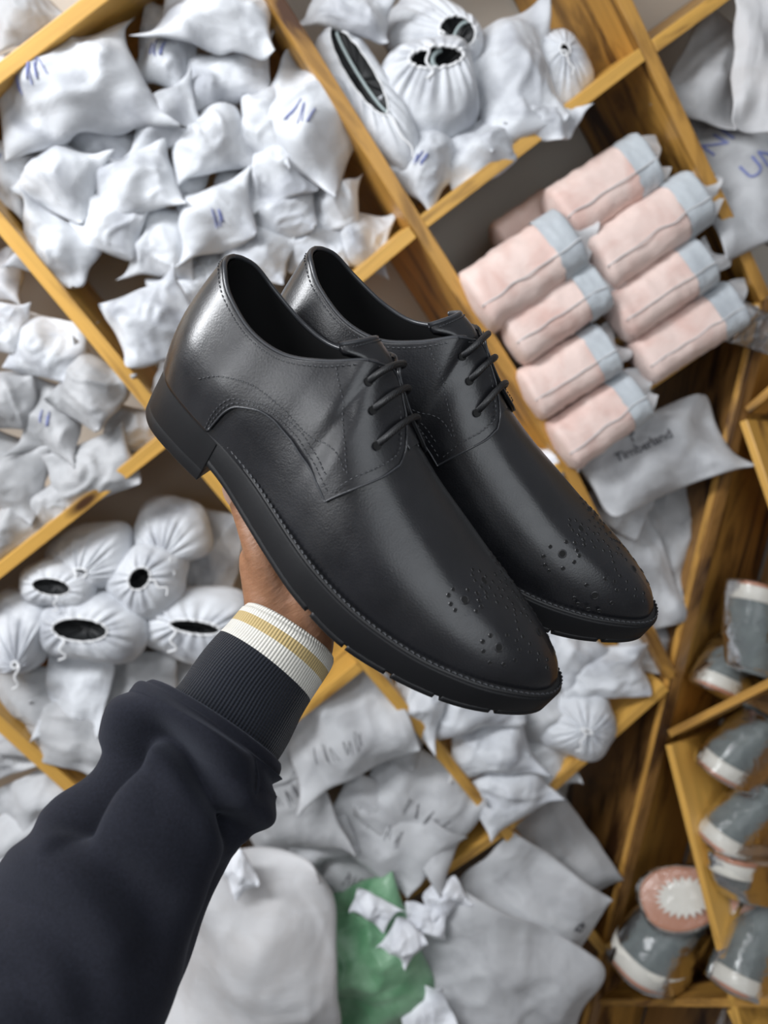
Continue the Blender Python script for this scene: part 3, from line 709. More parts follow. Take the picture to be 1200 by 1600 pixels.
for _ in range(10):
    disp[1:-1] = (disp[:-2] + disp[1:-1] * 2 + disp[2:]) / 4; disp = (np.roll(disp, 1, 1) + disp * 2 + np.roll(disp, -1, 1)) / 4
endf = np.clip((u - 6.0) / 1.0, 0, 1)[:, None]
G = G + Dn * disp[..., None] * (1 - .85 * endf[..., None])
# the end turns in under the roll, down onto the cuff
T = CC[-1] - CC[-4]; T /= np.linalg.norm(T); c = G[-1].mean(0); R0 = G[-1]
ext = [c + (R0 - c) * k + T * d for k, d in ((.985, .0022), (.955, .0040), (.915, .0046), (.875, .0036), (.84, .0005), (.815, -.005), (.80, -.015))]
G = np.vstack([G, np.array(ext)])
slv = arm_child(uv_tube('jacket_sleeve', cam_to_world(G), M_FLEECE, None))
# the sewn seam running up the inner side
sp = []
for q in ((396, 1186), (388, 1235), (371, 1290), (368, 1305)):
    k = np.argmin(np.where(Dn[..., 2] < 0, np.hypot(PX - q[0], PY - q[1]), 1e9)); i, j = np.unravel_index(k, PX.shape); sp.append(G[i, j])
MB().tube(cam_to_world(cr(np.array(sp), np.linspace(0, 3, 40))), .0007, 6).build('seam', M_FLEECE, slv)

# ------------------------------------------------------------------ bagged shoes in the pigeonholes
def cloth(name, light, grey, rough=.62, sss=0.0):
    m = Mat(name, light, rough); tc = m.n('ShaderNodeTexCoord'); oi = m.n('ShaderNodeObjectInfo')
    ad = m.n('ShaderNodeVectorMath', operation='ADD'); m.l(tc.outputs['Object'], ad.inputs[0])
    cb = m.n('ShaderNodeCombineXYZ'); m.l(oi.outputs['Random'], cb.inputs[0]); m.l(oi.outputs['Random'], cb.inputs[2])
    sc = m.n('ShaderNodeVectorMath', operation='SCALE'); sc.inputs['Scale'].default_value = 9.0; m.l(cb.outputs[0], sc.inputs[0]); m.l(sc.outputs[0], ad.inputs[1])
    n1 = m.noise(13, 3, .55, ad.outputs[0], .6)
    c = m.ramp(n1, [(.33, grey), (.56, light)])
    m.color(c)
    n2 = m.noise(1, 4, .6, None); mp = m.n('ShaderNodeMapping'); mp.inputs['Scale'].default_value = (26, 70, 40); m.l(ad.outputs[0], mp.inputs[0])
    m.l(mp.outputs[0], n2.node.inputs['Vector']); n2.node.inputs['Distortion'].default_value = 1.5
    b = m.bump(n2, .22, .004); m.bump(m.noise(700, 2, .6, ad.outputs[0]), .2, .0006, b)
    m.b.inputs['Transmission Weight'].default_value = 0; m.b.inputs['Sheen Weight'].default_value = .2
    return m.m
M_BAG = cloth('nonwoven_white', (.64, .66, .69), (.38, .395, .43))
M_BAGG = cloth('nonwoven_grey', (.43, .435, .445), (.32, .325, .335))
M_BAGB = cloth('nonwoven_sheet', (.52, .53, .545), (.40, .405, .42))
M_PINK = cloth('pink_tissue', (.80, .63, .57), (.70, .48, .42))
M_CAP = cloth('grey_cap', (.52, .56, .59), (.42, .45, .48))
M_FILM = cloth('milky_film', (.62, .62, .63), (.54, .53, .53))
M_TISSUE = cloth('white_tissue', (.80, .82, .86), (.66, .68, .73))
M_GREEN = cloth('green_plastic', (.20, .38, .23), (.09, .24, .12), .38)
M_INK = Mat('blue_ink', (.20, .23, .46), .6).m
M_PRINT = Mat('grey_print', (.10, .10, .11), .6).m
M_BLACK = Mat('black_shoe', (.010, .011, .012), .45).m
M_TRIM = Mat('grey_trim', (.35, .42, .42), .5).m
M_CORD = cloth('cord', (.78, .79, .80), (.70, .71, .72))

def nz(P, s, seed):
    return np.array([noise.noise(Vector(p) * s + Vector((seed * 3.7, seed * 1.3, -seed * 2.1))) for p in P])
def crumple(P, size, seed):
    """sharp creases and soft dents of thin nonwoven cloth"""
    sd = Vector((seed * 5.1, seed * 2.3, seed * 7.7)); k = 1 / size; out = np.empty(len(P))
    for i, p in enumerate(P):
        q = Vector(p) * k
        w = noise.noise(q * 1.4 + sd)
        wv = Vector((w, noise.noise(q * 1.1 - sd), -w)) * .8
        r1 = 1 - min(1, abs(noise.noise(q * 1.9 + sd * 1.3 + wv)) * 3.0)
        r2 = 1 - min(1, abs(noise.noise(q * 3.7 + sd * .7 + wv)) * 3.2)
        out[i] = .62 * w + .50 * r1 * r1 + .20 * r2 * r2
    return out

def frame(px, py, ang, y):
    """centre and axes of something seen at a pixel, lying in depth y of the shelf"""
    c = at(px, py, y); d = (c - CAM) @ FW; a = math.radians(ang)
    ex = EX * math.cos(a) + EY * math.sin(a); ey = EX * math.sin(a) - EY * math.cos(a)
    return c, ex, ey, -FW, d / FPX

def place(o, c, ex, ey, ez):
    o.matrix_world = Matrix(((ex[0], ey[0], ez[0], c[0]), (ex[1], ey[1], ez[1], c[1]), (ex[2], ey[2], ez[2], c[2]), (0, 0, 0, 1)))

def pillow(w, h, d, seed, nu=38, nv=34, cor=.13, amp=.10, p=2.6, ears=2, facet=.6):
    """closed bag: two sheets meeting in a seam, pulled taut over the shoe inside, with pointed ears"""
    rnd = random.Random(seed); sp = lambda n: np.sin(np.linspace(-1, 1, n) * np.pi / 2) * .5 + np.linspace(-1, 1, n) * .5
    U, V = np.meshgrid(sp(nu), sp(nv), indexing='ij'); m = min(w, h)
    cu, cv = cor * rnd.uniform(.6, 1.5), cor * rnd.uniform(.6, 1.5); sk = rnd.uniform(-.16, .16); tp = rnd.uniform(-.16, .16)
    rnd_c = {(i, j): rnd.uniform(-.10, .10) for i in (-1, 1) for j in (-1, 1)}
    for q in rnd.sample(list(rnd_c), min(ears, 4)): rnd_c[q] = -rnd.uniform(.16, .34)
    cw = np.zeros(U.shape)
    for (i, j), v in rnd_c.items(): cw += v * (np.clip(U * i, 0, 1) ** 5) * (np.clip(V * j, 0, 1) ** 5)
    shr = 1 - cw
    rc = .10 * (np.abs(U) ** 4 * np.abs(V) ** 4)
    X = w / 2 * U * (1 - cu * (1 - V ** 2)) * (shr - rc) * (1 + tp * V) + sk * h / 2 * V * .5
    Y = h / 2 * V * (1 - cv * (1 - U ** 2)) * (shr - rc)
    bx, by = rnd.uniform(-.22, .22), rnd.uniform(-.22, .12)
    T0 = np.clip(1 - np.abs(U - bx * (1 - U ** 2)) ** p, 0, 1) ** .55 * np.clip(1 - np.abs(V - by * (1 - V ** 2)) ** p, 0, 1) ** .55
    edge = np.clip((1 - np.abs(U)) * 3.2, 0, 1) * np.clip((1 - np.abs(V)) * 3.2, 0, 1)
    def taut(k, sharp):
        th0 = rnd.uniform(0, 6.28); px_, py_ = rnd.uniform(-.25, .25), rnd.uniform(-.25, .25); e = []
        for i in range(k):
            t = th0 + i * 6.283 / k + rnd.uniform(-.35, .35); R = rnd.uniform(.75, 1.25)
            e.append(((U - px_) * math.cos(t) + (V - py_) * math.sin(t)) / R)
        g = np.log(np.sum(np.exp(np.array(e) * sharp), 0)) / sharp
        z = np.clip((1 - g), 0, 1.4); t = rnd.uniform(0, 6.28); top = .72 + .28 * (U * math.cos(t) + V * math.sin(t))
        return -np.log(np.exp(-z * 14) + np.exp(-top * 14)) / 14
    E = (1 - np.abs(U) ** 6) * (1 - np.abs(V) ** 6); corner = (np.abs(U) * np.abs(V)) ** 3
    bend = corner * m * rnd.uniform(-.05, .35)
    wav = m * .11 * nz(np.stack([X, Y, 0 * X], -1).reshape(-1, 3), 2.4 / m, seed + 3).reshape(X.shape) * 2
    P = {}
    for s in (1, -1):
        T = T0 * (1 - facet) + facet * np.clip(taut(rnd.choice((5, 6, 7)), 16), 0, 1.2) * edge ** .6
        Z = s * T * d / 2 + wav * (1 - T * .5) + bend
        Q = np.stack([X, Y, Z], -1); k = crumple(Q.reshape(-1, 3), m * .95, seed).reshape(X.shape)
        Z = Z + s * k * m * amp * E * (.55 + .45 * T)
        X2 = X + .03 * m * nz(Q.reshape(-1, 3), 3.5 / m, seed + 9).reshape(X.shape); P[s] = np.stack([X2, Y, Z], -1)
    P[-1][0] = P[1][0]; P[-1][-1] = P[1][-1]; P[-1][:, 0] = P[1][:, 0]; P[-1][:, -1] = P[1][:, -1]
    mb = MB(); mb.grid(P[1]); mb.grid(P[-1], flip=True)
    return mb, P[1]

def scribble(G, parent, seed, mat=None, wdt=.0017, n=3, where=None):
    """a few pen strokes lying on the front sheet G"""
    rnd = random.Random(seed * 7 + 1); nu, nv = G.shape[:2]; mb = MB()
    cu, cv = where or (rnd.uniform(.35, .62), rnd.uniform(.35, .62))
    def S(a, b):
        a = min(max(a, .05), .95) * (nu - 1); b = min(max(b, .05), .95) * (nv - 1); i, j = int(a), int(b); i = min(i, nu - 2); j = min(j, nv - 2); fa, fb = a - i, b - j
        return G[i, j] * (1 - fa) * (1 - fb) + G[i + 1, j] * fa * (1 - fb) + G[i, j + 1] * (1 - fa) * fb + G[i + 1, j + 1] * fa * fb + np.array([0, 0, .0013])
    for k in range(n):
        x = cu + (k - n / 2) * .075; pts = [(x + rnd.uniform(-.03, .03), cv + (.09 if i % 2 else -.08) * rnd.uniform(.5, 1.2)) for i in range(rnd.randint(3, 5))]
        C = resample(np.array(pts), 16); P = np.array([S(*c) for c in C])
        mb.tube(P, wdt * .5, 4)
    o = mb.build('ink_mark', mat or M_INK, parent); return o

def bag(px, py, w, h, ang, y, label, kind='end', mat=None, seed=None, ink=False, group='bagged shoes', d=None, amp=None, name='shoe_bag', cor=None, tilt=(0, 0), ears=None):
    seed = seed if seed is not None else int(px * 7 + py * 13)
    c, ex, ey, ez, k = frame(px, py, ang, y); W, H = w * k, h * k
    if tilt != (0, 0):
        ez = ez + ex * tilt[0] + ey * tilt[1]; ez /= np.linalg.norm(ez); ex = ex - ez * (ex @ ez); ex /= np.linalg.norm(ex); ey = np.cross(ez, ex)
    if kind == 'end': mb, G = pillow(W * 1.05, H * 1.05, min(W, H) * (d or .90), seed, cor=cor if cor is not None else .10, amp=amp or .13, ears=2 if ears is None else ears)
    elif kind == 'flat': mb, G = pillow(W * 1.06, H * 1.06, min(W, H) * (d or .30), seed, cor=cor if cor is not None else .05, amp=amp or .075, p=5, ears=1 if ears is None else ears, facet=.75)
    elif kind == 'big': mb, G = pillow(W * 1.04, H * 1.04, min(W, H) * (d or .45), seed, cor=cor if cor is not None else .03, amp=amp or .05, p=5, nu=56, nv=50, ears=1 if ears is None else ears, facet=.7)
    o = mb.build(name, mat or M_BAG, None, weld=1e-7); place(o, c, ex, ey, ez)
    tag(o, label, 'bag', group)
    if ink: scribble(G, o, seed, n=ink if ink > 1 else 3)
    return o, G

def string_bag(px, py, w, h, ang, y, label, hole=(0, .05, .5, .3), shoe=True, seed=None, mat=None, bulge=.8, cord=True, trim=False, tilt=(0, 0)):
    """shoe in a drawstring bag: gathered mouth with radial pleats round a dark opening"""
    seed = seed if seed is not None else int(px * 5 + py * 11); rnd = random.Random(seed)
    c, ex, ey, ez, k = frame(px, py, ang, y); W, H = w * k / 2, h * k / 2; m = min(W, H)
    if tilt != (0, 0):
        ez = ez + ex * tilt[0] + ey * tilt[1]; ez /= np.linalg.norm(ez); ex = ex - ez * (ex @ ez); ex /= np.linalg.norm(ex); ey = np.cross(ez, ex)
    root = empty('drawstring_bag', (0, 0, 0), label, 'bag', 'shoes in drawstring bags'); place(root, c - ez * m * .3, ex, ey, ez)
    na, nr = 96, 24; a = np.linspace(0, 2 * np.pi, na, endpoint=False); hx, hy, hw, hh = hole
    se = lambda q, e: np.sign(q) * np.abs(q) ** e
    out = np.stack([W * se(np.cos(a), .8), H * se(np.sin(a), .8)], -1); out *= (1 + .06 * np.sin(a * 3 + seed) + .04 * np.sin(a * 5 + seed * 2))[:, None]
    inn = np.stack([W * (hx + hw * np.cos(a)), H * (hy + hh * np.sin(a))], -1)
    R = []; pl = rnd.randint(17, 23)
    for i in range(nr):
        t = i / (nr - 1)                          # 0 rim of mouth .. 1 back of bag
        q = math.sin(min(t * 1.35, 1) * math.pi / 2) if t < .74 else 1 - (t - .74) ** 2 * 5.2
        xy = inn + (out - inn) * q
        z = m * (bulge * math.cos(t * 2.35) + .18)
        pleat = (np.sin(a * pl + seed) * .5 + np.sin(a * (pl - 6) + 2) * .5) * m * .065 * math.exp(-((t - .12) / .22) ** 2)
        R.append(np.concatenate([xy * (1 + .05 * pleat[:, None] / m), (z + pleat)[:, None]], 1))
    R = np.array(R); sh = R.shape; kk = crumple(R.reshape(-1, 3), m * 1.3, seed).reshape(sh[:2]); R[..., 2] += kk * m * .10 * np.linspace(.2, 1, nr)[:, None]
    R[..., :2] *= (1 + .05 * kk * np.linspace(0, 1, nr)[:, None])[..., None]
    mb = MB(); mb.grid(R, cv=True); kq = mb.n - na; mb.f.append(tuple(range(kq, kq + na)))
    mb.build('bag', mat or M_BAG, root, fix=True)
    MB().tube(R[0] + np.array([0, 0, m * .01]), m * .035, 6, closed=True).build('gathered_rim', M_CORD, root)
    # the black shoe inside, seen through the mouth: a cupped dark upper
    rr = np.linspace(0, 1, 8); G = np.array([np.concatenate([R[0][:, :2].mean(0) + (R[1][:, :2] - R[0][:, :2].mean(0)) * r * 1.04, (R[0][:, 2] - m * (.10 + .35 * (1 - r ** 2)))[:, None]], 1) for r in rr])
    mb = MB(); mb.grid(G[1:], cv=True); mb.f.append(tuple(range(na)))
    ins = mb.build('shoe_inside', M_BLACK, root, fix=True)
    if trim:
        j = np.linspace(.55, 1.5, 14) * np.pi; cen = R[0].mean(0)
        MB().tube(np.stack([cen[0] + W * hw * .42 * np.cos(j) + W * hw * .3, cen[1] + H * hh * .95 * np.sin(j), cen[2] - m * .12 + 0 * j], -1), m * .05, 6).build('piping', M_TRIM, ins)
    if cord:
        j0 = rnd.randrange(na); p0 = R[0][j0]; pts = [p0, p0 + np.array([W * .12, -H * .10, m * .10]), p0 + np.array([W * .05, -H * .32, m * .12]), p0 + np.array([W * .16, -H * .5, m * .06]), p0 + np.array([W * .02, -H * .62, m * .05])]
        MB().tube(cr(np.array(pts), np.linspace(0, 4, 24)), m * .03, 6).build('drawstring', M_CORD, root)
    return root

# --- big middle-left pigeonhole -------------------------------------------------------
for a in [
 (112, 140, 225, 160, -14, .05, 'largest crumpled white bag at the left of the overfull upper pigeonhole', 1),
 (168, 222, 120, 100, 40, .085, 'grey-shadowed bag tucked below the largest bag of the upper pigeonhole', 0),
 (20, 265, 80, 125, 25, .09, 'bag with a blue scrawl at the left picture edge above the left upright', 1),
 (98, 280, 120, 115, 22, .06, 'bag with a curling rim beside the left-edge scrawled bag', 0),
 (260, 187, 110, 95, -12, .06, 'smooth rounded bag with a dark underside in the middle of the upper pile', 0),
 (262, 75, 100, 135, 12, .09, 'tall bag with a blue mark under the topmost bag of the upper pile', 1),
 (340, 28, 185, 110, 8, .045, 'topmost bag of the upper pile, blue writing beside a pointed ear', 4),
 (350, 122, 145, 92, -12, .08, 'bag wedged just under the topmost bag of the upper pile', 0),
 (482, 192, 175, 165, 28, .055, 'wide blue-marked bag draped at the right of the upper pile', 3),
 (412, 190, 80, 125, 8, .05, 'bag with a standing white corner left of the wide draped bag', 0),
 (325, 222, 125, 105, -15, .055, 'squarish white bag in the centre of the upper pile', 0),
 (277, 282, 90, 90, 15, .09, 'small grey bag under the squarish central bag', 0),
 (212, 290, 130, 102, -12, .05, 'smooth white bag below the middle of the upper pile', 0),
 (436, 274, 110, 92, -18, .05, 'white bag with a torn-looking ear under the wide draped bag', 0),
 (368, 292, 70, 70, 10, .09, 'small bag filling the gap between three bags right of centre', 0),
 (338, 342, 125, 105, -14, .04, 'bag with a small blue mark directly above the nearer shoe', 2),
 (166, 350, 120, 92, 14, .05, 'bag with a round grey stain low in the upper pile', 0),
 (92, 392, 115, 100, 24, .045, 'white bag poking over the left upright at the pile foot', 0),
 (257, 380, 92, 110, 6, .06, 'crinkled bag left of the one above the nearer shoe', 0),
 (440, 336, 112, 80, -12, .055, 'low white bag above the two shoe collars', 0),
 (522, 322, 84, 80, -8, .055, 'small bag with a pricked ear beside the right upright', 0),
 (402, 394, 108, 80, 16, .05, 'white bag just above the nearer shoe collar', 0),
 (495, 390, 100, 72, -6, .06, 'white bag between the two shoe collars', 0),
 (566, 376, 88, 90, 12, .065, 'white bag at the lower right corner of the upper pile', 0),
 (328, 424, 80, 66, -10, .08, 'bag half hidden behind the nearer shoe heel collar', 0),
 (243, 508, 128, 118, -24, -.01, 'white flapping bag hanging over the left upright near the shoe heel', 0),
 (290, 462, 100, 78, -16, .06, 'bag behind the flapping one beside the nearer heel', 0),
 (272, 590, 56, 80, 10, .04, 'narrow strip of bag right behind the shoe heel', 0)]:
    px, py, w, h, an, y, lb, ink = a
    bag(px, py, w, h, an, y, lb, ink=ink, group='bags in the upper pigeonhole')

# --- left pigeonhole --------------------------------------------------------------------
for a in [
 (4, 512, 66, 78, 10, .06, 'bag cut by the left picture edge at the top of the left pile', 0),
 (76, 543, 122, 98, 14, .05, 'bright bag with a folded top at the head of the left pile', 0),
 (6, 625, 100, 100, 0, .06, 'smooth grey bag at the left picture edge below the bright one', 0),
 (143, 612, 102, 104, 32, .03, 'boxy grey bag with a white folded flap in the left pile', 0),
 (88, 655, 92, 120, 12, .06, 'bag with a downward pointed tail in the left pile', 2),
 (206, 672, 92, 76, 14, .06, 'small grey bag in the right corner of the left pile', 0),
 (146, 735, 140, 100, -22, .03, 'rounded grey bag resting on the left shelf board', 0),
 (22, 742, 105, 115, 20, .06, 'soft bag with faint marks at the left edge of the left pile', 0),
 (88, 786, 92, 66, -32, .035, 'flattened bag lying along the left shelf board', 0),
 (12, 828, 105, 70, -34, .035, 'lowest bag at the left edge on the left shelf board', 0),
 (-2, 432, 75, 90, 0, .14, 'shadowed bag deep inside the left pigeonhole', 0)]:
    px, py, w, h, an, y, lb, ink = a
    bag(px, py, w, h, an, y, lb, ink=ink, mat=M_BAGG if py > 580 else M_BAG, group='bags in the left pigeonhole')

# --- top middle pigeonhole: trainers in drawstring bags -------------------------------
string_bag(572, 150, 95, 250, -32, .05, 'long drawstring bag leaning on the upright, black trainer showing', (.05, .18, .42, .62), trim=True, seed=11)
string_bag(668, 140, 165, 150, -6, .05, 'round drawstring bag with a wide open mouth in the top pigeonhole', (.15, .25, .50, .22), trim=True, seed=5)
string_bag(675, 52, 165, 105, 22, .09, 'drawstring bag at the back of the top pigeonhole, dark shoe at its right', (.50, -.1, .34, .46), trim=True, seed=21)
bag(800, 128, 150, 205, -18, .05, 'tall smooth white bag in the middle of the top pigeonhole', group='bags in the top pigeonhole')
string_bag(874, 108, 92, 135, -22, .06, 'tightly gathered drawstring bag with two small dark gaps', (.12, .15, .16, .14), seed=8)
bag(662, 256, 110, 120, 30, .04, 'white bag in the lower left corner of the top pigeonhole', group='bags in the top pigeonhole', ink=2)
bag(745, 240, 125, 92, -28, .03, 'low white bag lying along the top pigeonhole shelf edge', group='bags in the top pigeonhole')
bag(845, 185, 110, 62, 18, .01, 'white bag corner jutting out over the shelf board', group='bags in the top pigeonhole', cor=.02)
bag(545, 22, 135, 72, 14, .06, 'white bag at the very top beside the central upright', group='bags in the top pigeonhole')

# --- right upper pigeonhole --------------------------------------------------------------
bag(1120, 120, 130, 160, 20, .06, 'grey bag with a pointed top corner in the right upper pigeonhole', 'flat', M_BAGG, d=.5, group='bags in the right upper pigeonhole')
_ub, _gu = bag(1155, 265, 150, 250, -22, .04, 'large pale bag with blue handwriting at the right edge', 'flat', M_BAGB, d=.4, group='bags in the right upper pigeonhole')
bag(1190, 80, 90, 250, -4, -.03, 'white sheet-like bag hanging down the top right corner', 'flat', M_FILM, d=.35, group='bags in the right upper pigeonhole')
bag(1185, 350, 80, 60, 10, .08, 'grey bag end at the right edge under the pale bag', 'end', M_BAGG, group='bags in the right upper pigeonhole')

# --- pink rolls -----------------------------------------------------------------------------
def pink_roll(px, py, L, Wd, ang, y, label, seed):
    """boots wrapped in pink tissue and milky film, a grey cap at the outer end"""
    rnd = random.Random(seed); c, ex, ey, ez, k = frame(px, py, ang, y); L *= k; R = Wd * k / 2
    ez2 = ez + ex * .0; root = empty('wrapped_roll', (0, 0, 0), label, 'package', 'pink wrapped packages'); place(root, c, ex, ey, ez)
    n = 40; a = np.linspace(0, 2 * np.pi, n, endpoint=False); se = lambda q, e: np.sign(q) * np.abs(q) ** e
    def tubeprof(x0, x1, m, grow, sd, close0, close1):
        ts = np.linspace(0, 1, m); P = []
        for t in ts:
            x = x0 + (x1 - x0) * t; r = R * grow
            e0 = min(1, t / .10) if close0 else 1; e1 = min(1, (1 - t) / .10) if close1 else 1
            s = math.sqrt(max(.0, 1 - (1 - e0) ** 2)) * math.sqrt(max(0, 1 - (1 - e1) ** 2)) if (close0 or close1) else 1
            s = max(s, .05)
            P.append(np.stack([np.full(n, x), r * s * .96 * se(np.cos(a), .72), r * s * .92 * se(np.sin(a), .72)], -1))
        P = np.array(P); kk = crumple(P.reshape(-1, 3), R * 1.1, sd).reshape(P.shape[:2])
        cen = P.mean(1, keepdims=True); return cen + (P - cen) * (1 + .085 * kk)[..., None]
    xm = L * .20
    G = tubeprof(-L / 2, xm, 26, 1.0, seed, True, False); mb = MB(); mb.grid(G, cv=True); mb.f.append(tuple(range(n)))
    mb.build('pink_wrap', M_PINK, root, fix=True)['label'] = 'pink tissue wrapped part'
    G2 = tubeprof(xm - .002, L * .42, 14, 1.02, seed + 1, False, True); mb = MB(); mb.grid(G2, cv=True); q = mb.n - n; mb.f.append(tuple(range(q, q + n)))
    mb.build('grey_end', M_CAP, root, fix=True)['label'] = 'grey end showing through the film'
    # film: crossing seam ridge and a crumpled tail
    s = np.linspace(-L * .47, L * .40, 30); wv = nz(np.stack([s, 0 * s, 0 * s], -1), 30, seed) * R * .10
    rd = np.array([[x, -R * .28 + w_, R * .97 * (1 - .5 * max(0, abs(x) / (L / 2) - .75)) ] for x, w_ in zip(s, wv)])
    MB().tube(rd, R * .022, 6).build('film_seam', M_FILM, root)
    u = np.linspace(0, 1, 12); v = np.linspace(-1, 1, 17); U, V = np.meshgrid(u, v, indexing='ij')
    X = L * .40 + U * L * .20 * (1 + .10 * np.sin(V * 5 + seed) + .22 * np.sin(V * 2.2 + seed)); Y = V * R * (.82 - .20 * U + .10 * np.sin(U * 4 + seed)); Z = R * .40 * (1 - U) ** 2 * (1 - V ** 2) + R * .13 * np.sin(V * 6 + seed + U * 2) * U + R * .25 * U * math.sin(seed)
    T_ = np.stack([X, Y, Z], -1); mb = MB(); mb.grid(T_); mb.grid(T_ - np.array([0, 0, .0016]), flip=True); mb.build('film_tail', M_FILM, root, fix=False)
    return root
for i, a in enumerate([
 (942, 298, 185, 98, -33, .04, 'topmost pink package, at the right of the stack'),
 (1012, 362, 215, 96, -34, .01, 'pink package with a long film tail at the right of the second layer'),
 (818, 425, 205, 108, -34, .01, 'fat pink package at the left end of the stack'),
 (868, 488, 185, 88, -33, .0, 'pink package under the fat left one'),
 (1032, 452, 185, 86, -34, .0, 'pink package under the one with the long film tail'),
 (888, 580, 165, 90, -32, .0, 'pink package second from the bottom at the left'),
 (1074, 520, 195, 84, -32, .0, 'pink package lowest at the right, on the shelf board'),
 (935, 655, 165, 92, -36, -.005, 'lowest pink package, half over the shelf board edge'),
 (838, 345, 150, 70, -34, .12, 'shadowed pink package at the back of the stack')]):
    pink_roll(*a, seed=31 + i)

# --- printed bags under the pink stack -----------------------------------------------------
_pb, _pg = bag(1022, 712, 225, 128, -24, .02, 'pale printed bag with a small tree emblem and a pointed corner', 'flat', M_BAGB, d=.5, group='bags below the pink stack', seed=3, amp=.05)
bag(1035, 840, 92, 190, 8, .08, 'grey upright bag with faint print against the dark panel', 'flat', M_BAGG, group='bags below the pink stack')
bag(1000, 890, 95, 190, -14, .05, 'pale bag hanging beside the far shoe toe', 'flat', M_BAGB, ears=0, group='bags below the pink stack')
bag(872, 722, 60, 46, -10, .02, 'small white bag tip at the shelf joint behind the far shoe', 'end', M_TISSUE, group='bags below the pink stack')
bag(965, 790, 100, 70, 30, .06, 'bag with a bright fold just below the printed bag', 'flat', M_BAGB, group='bags below the pink stack')

# --- lower left pigeonhole: drawstring bags over flat bags --------------------------------------
string_bag(88, 914, 118, 74, 8, .03, 'small drawstring bag with a hanging cord at far left', (.05, 0, .50, .36), seed=3)
string_bag(142, 868, 135, 108, -12, .06, 'drawstring bag behind the small one, only a slit open', (-.15, -.45, .20, .15), seed=12)
string_bag(230, 905, 128, 112, -50, .035, 'drawstring bag with a round mouth in the middle of the lower left pile', (.05, .05, .30, .27), seed=14)
string_bag(266, 832, 120, 112, -10, .07, 'drawstring bag at the top of the lower left pile, knotted cord', (-.15, -.62, .12, .10), seed=15)
string_bag(144, 982, 168, 112, 4, .02, 'drawstring bag with the widest oval mouth', (-.05, .06, .50, .32), seed=16)
string_bag(310, 978, 185, 125, 8, .03, 'drawstring bag with a narrow slit mouth beside the cuff', (.05, .08, .42, .17), seed=17)
string_bag(22, 985, 110, 130, 10, .04, 'closed drawstring bag at the left picture edge, cord knot at its foot', (.5, -.65, .08, .08), seed=18)
for a in [
 (318, 880, 110, 170, 12, .12, 'smooth pale sheet bag behind the drawstring bags'),
 (38, 1082, 120, 95, 10, .05, 'flat bag at the left edge under the drawstring bags'),
 (122, 1080, 96, 125, 4, .03, 'white hanging bag flap left of the sleeve'),
 (212, 1078, 120, 125, 2, .045, 'flat grey bag with a small dark mark beside the sleeve roll'),
 (112, 1152, 185, 95, 14, .01, 'flat bag with a pointed left corner over the lowest upright'),
 (165, 1222, 120, 95, -24, .05, 'flat pale bag just left of the sleeve'),
 (265, 1050, 110, 90, 10, .07, 'grey bag behind the sleeve roll'),
 (330, 1040, 90, 90, -10, .09, 'grey bag in the gap between cuff and slit-mouth bag')]:
    px, py, w, h, an, y, lb = a
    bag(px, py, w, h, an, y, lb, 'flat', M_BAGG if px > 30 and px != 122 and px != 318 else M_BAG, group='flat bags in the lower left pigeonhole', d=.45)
for a in [
 (18, 1172, 95, 70, -20, .05, 'bag at the left edge beside the lowest upright'),
 (62, 1255, 140, 95, -26, .03, 'pale bag left of the sleeve below the upright'),
 (18, 1318, 120, 95, -20, .02, 'bag just above the sleeve at the left edge'),
 (40, 1390, 140, 90, -30, .05, 'bag disappearing behind the sleeve at the left edge')]:
    px, py, w, h, an, y, lb = a
    bag(px, py, w, h, an, y, lb, 'flat', M_BAGB, group='bags beside the lowest upright', d=.5)

# --- pigeonhole under the wrist: flat printed bags --------------------------------------------------
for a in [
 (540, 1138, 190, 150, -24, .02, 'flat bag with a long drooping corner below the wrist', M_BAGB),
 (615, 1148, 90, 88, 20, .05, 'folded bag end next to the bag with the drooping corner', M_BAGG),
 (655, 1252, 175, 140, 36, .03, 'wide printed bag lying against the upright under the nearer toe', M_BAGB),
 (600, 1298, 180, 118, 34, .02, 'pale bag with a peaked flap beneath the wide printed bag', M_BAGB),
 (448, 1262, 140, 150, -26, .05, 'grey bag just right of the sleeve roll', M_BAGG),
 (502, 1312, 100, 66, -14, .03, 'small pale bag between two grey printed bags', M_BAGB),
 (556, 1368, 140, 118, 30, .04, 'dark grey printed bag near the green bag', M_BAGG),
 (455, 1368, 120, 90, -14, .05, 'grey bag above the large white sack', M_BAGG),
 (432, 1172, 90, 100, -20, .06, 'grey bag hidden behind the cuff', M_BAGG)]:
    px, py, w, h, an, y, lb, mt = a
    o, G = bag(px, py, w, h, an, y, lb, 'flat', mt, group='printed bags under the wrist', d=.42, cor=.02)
    if w > 130: scribble(G, o, int(px), M_PRINT, .0009, 5)

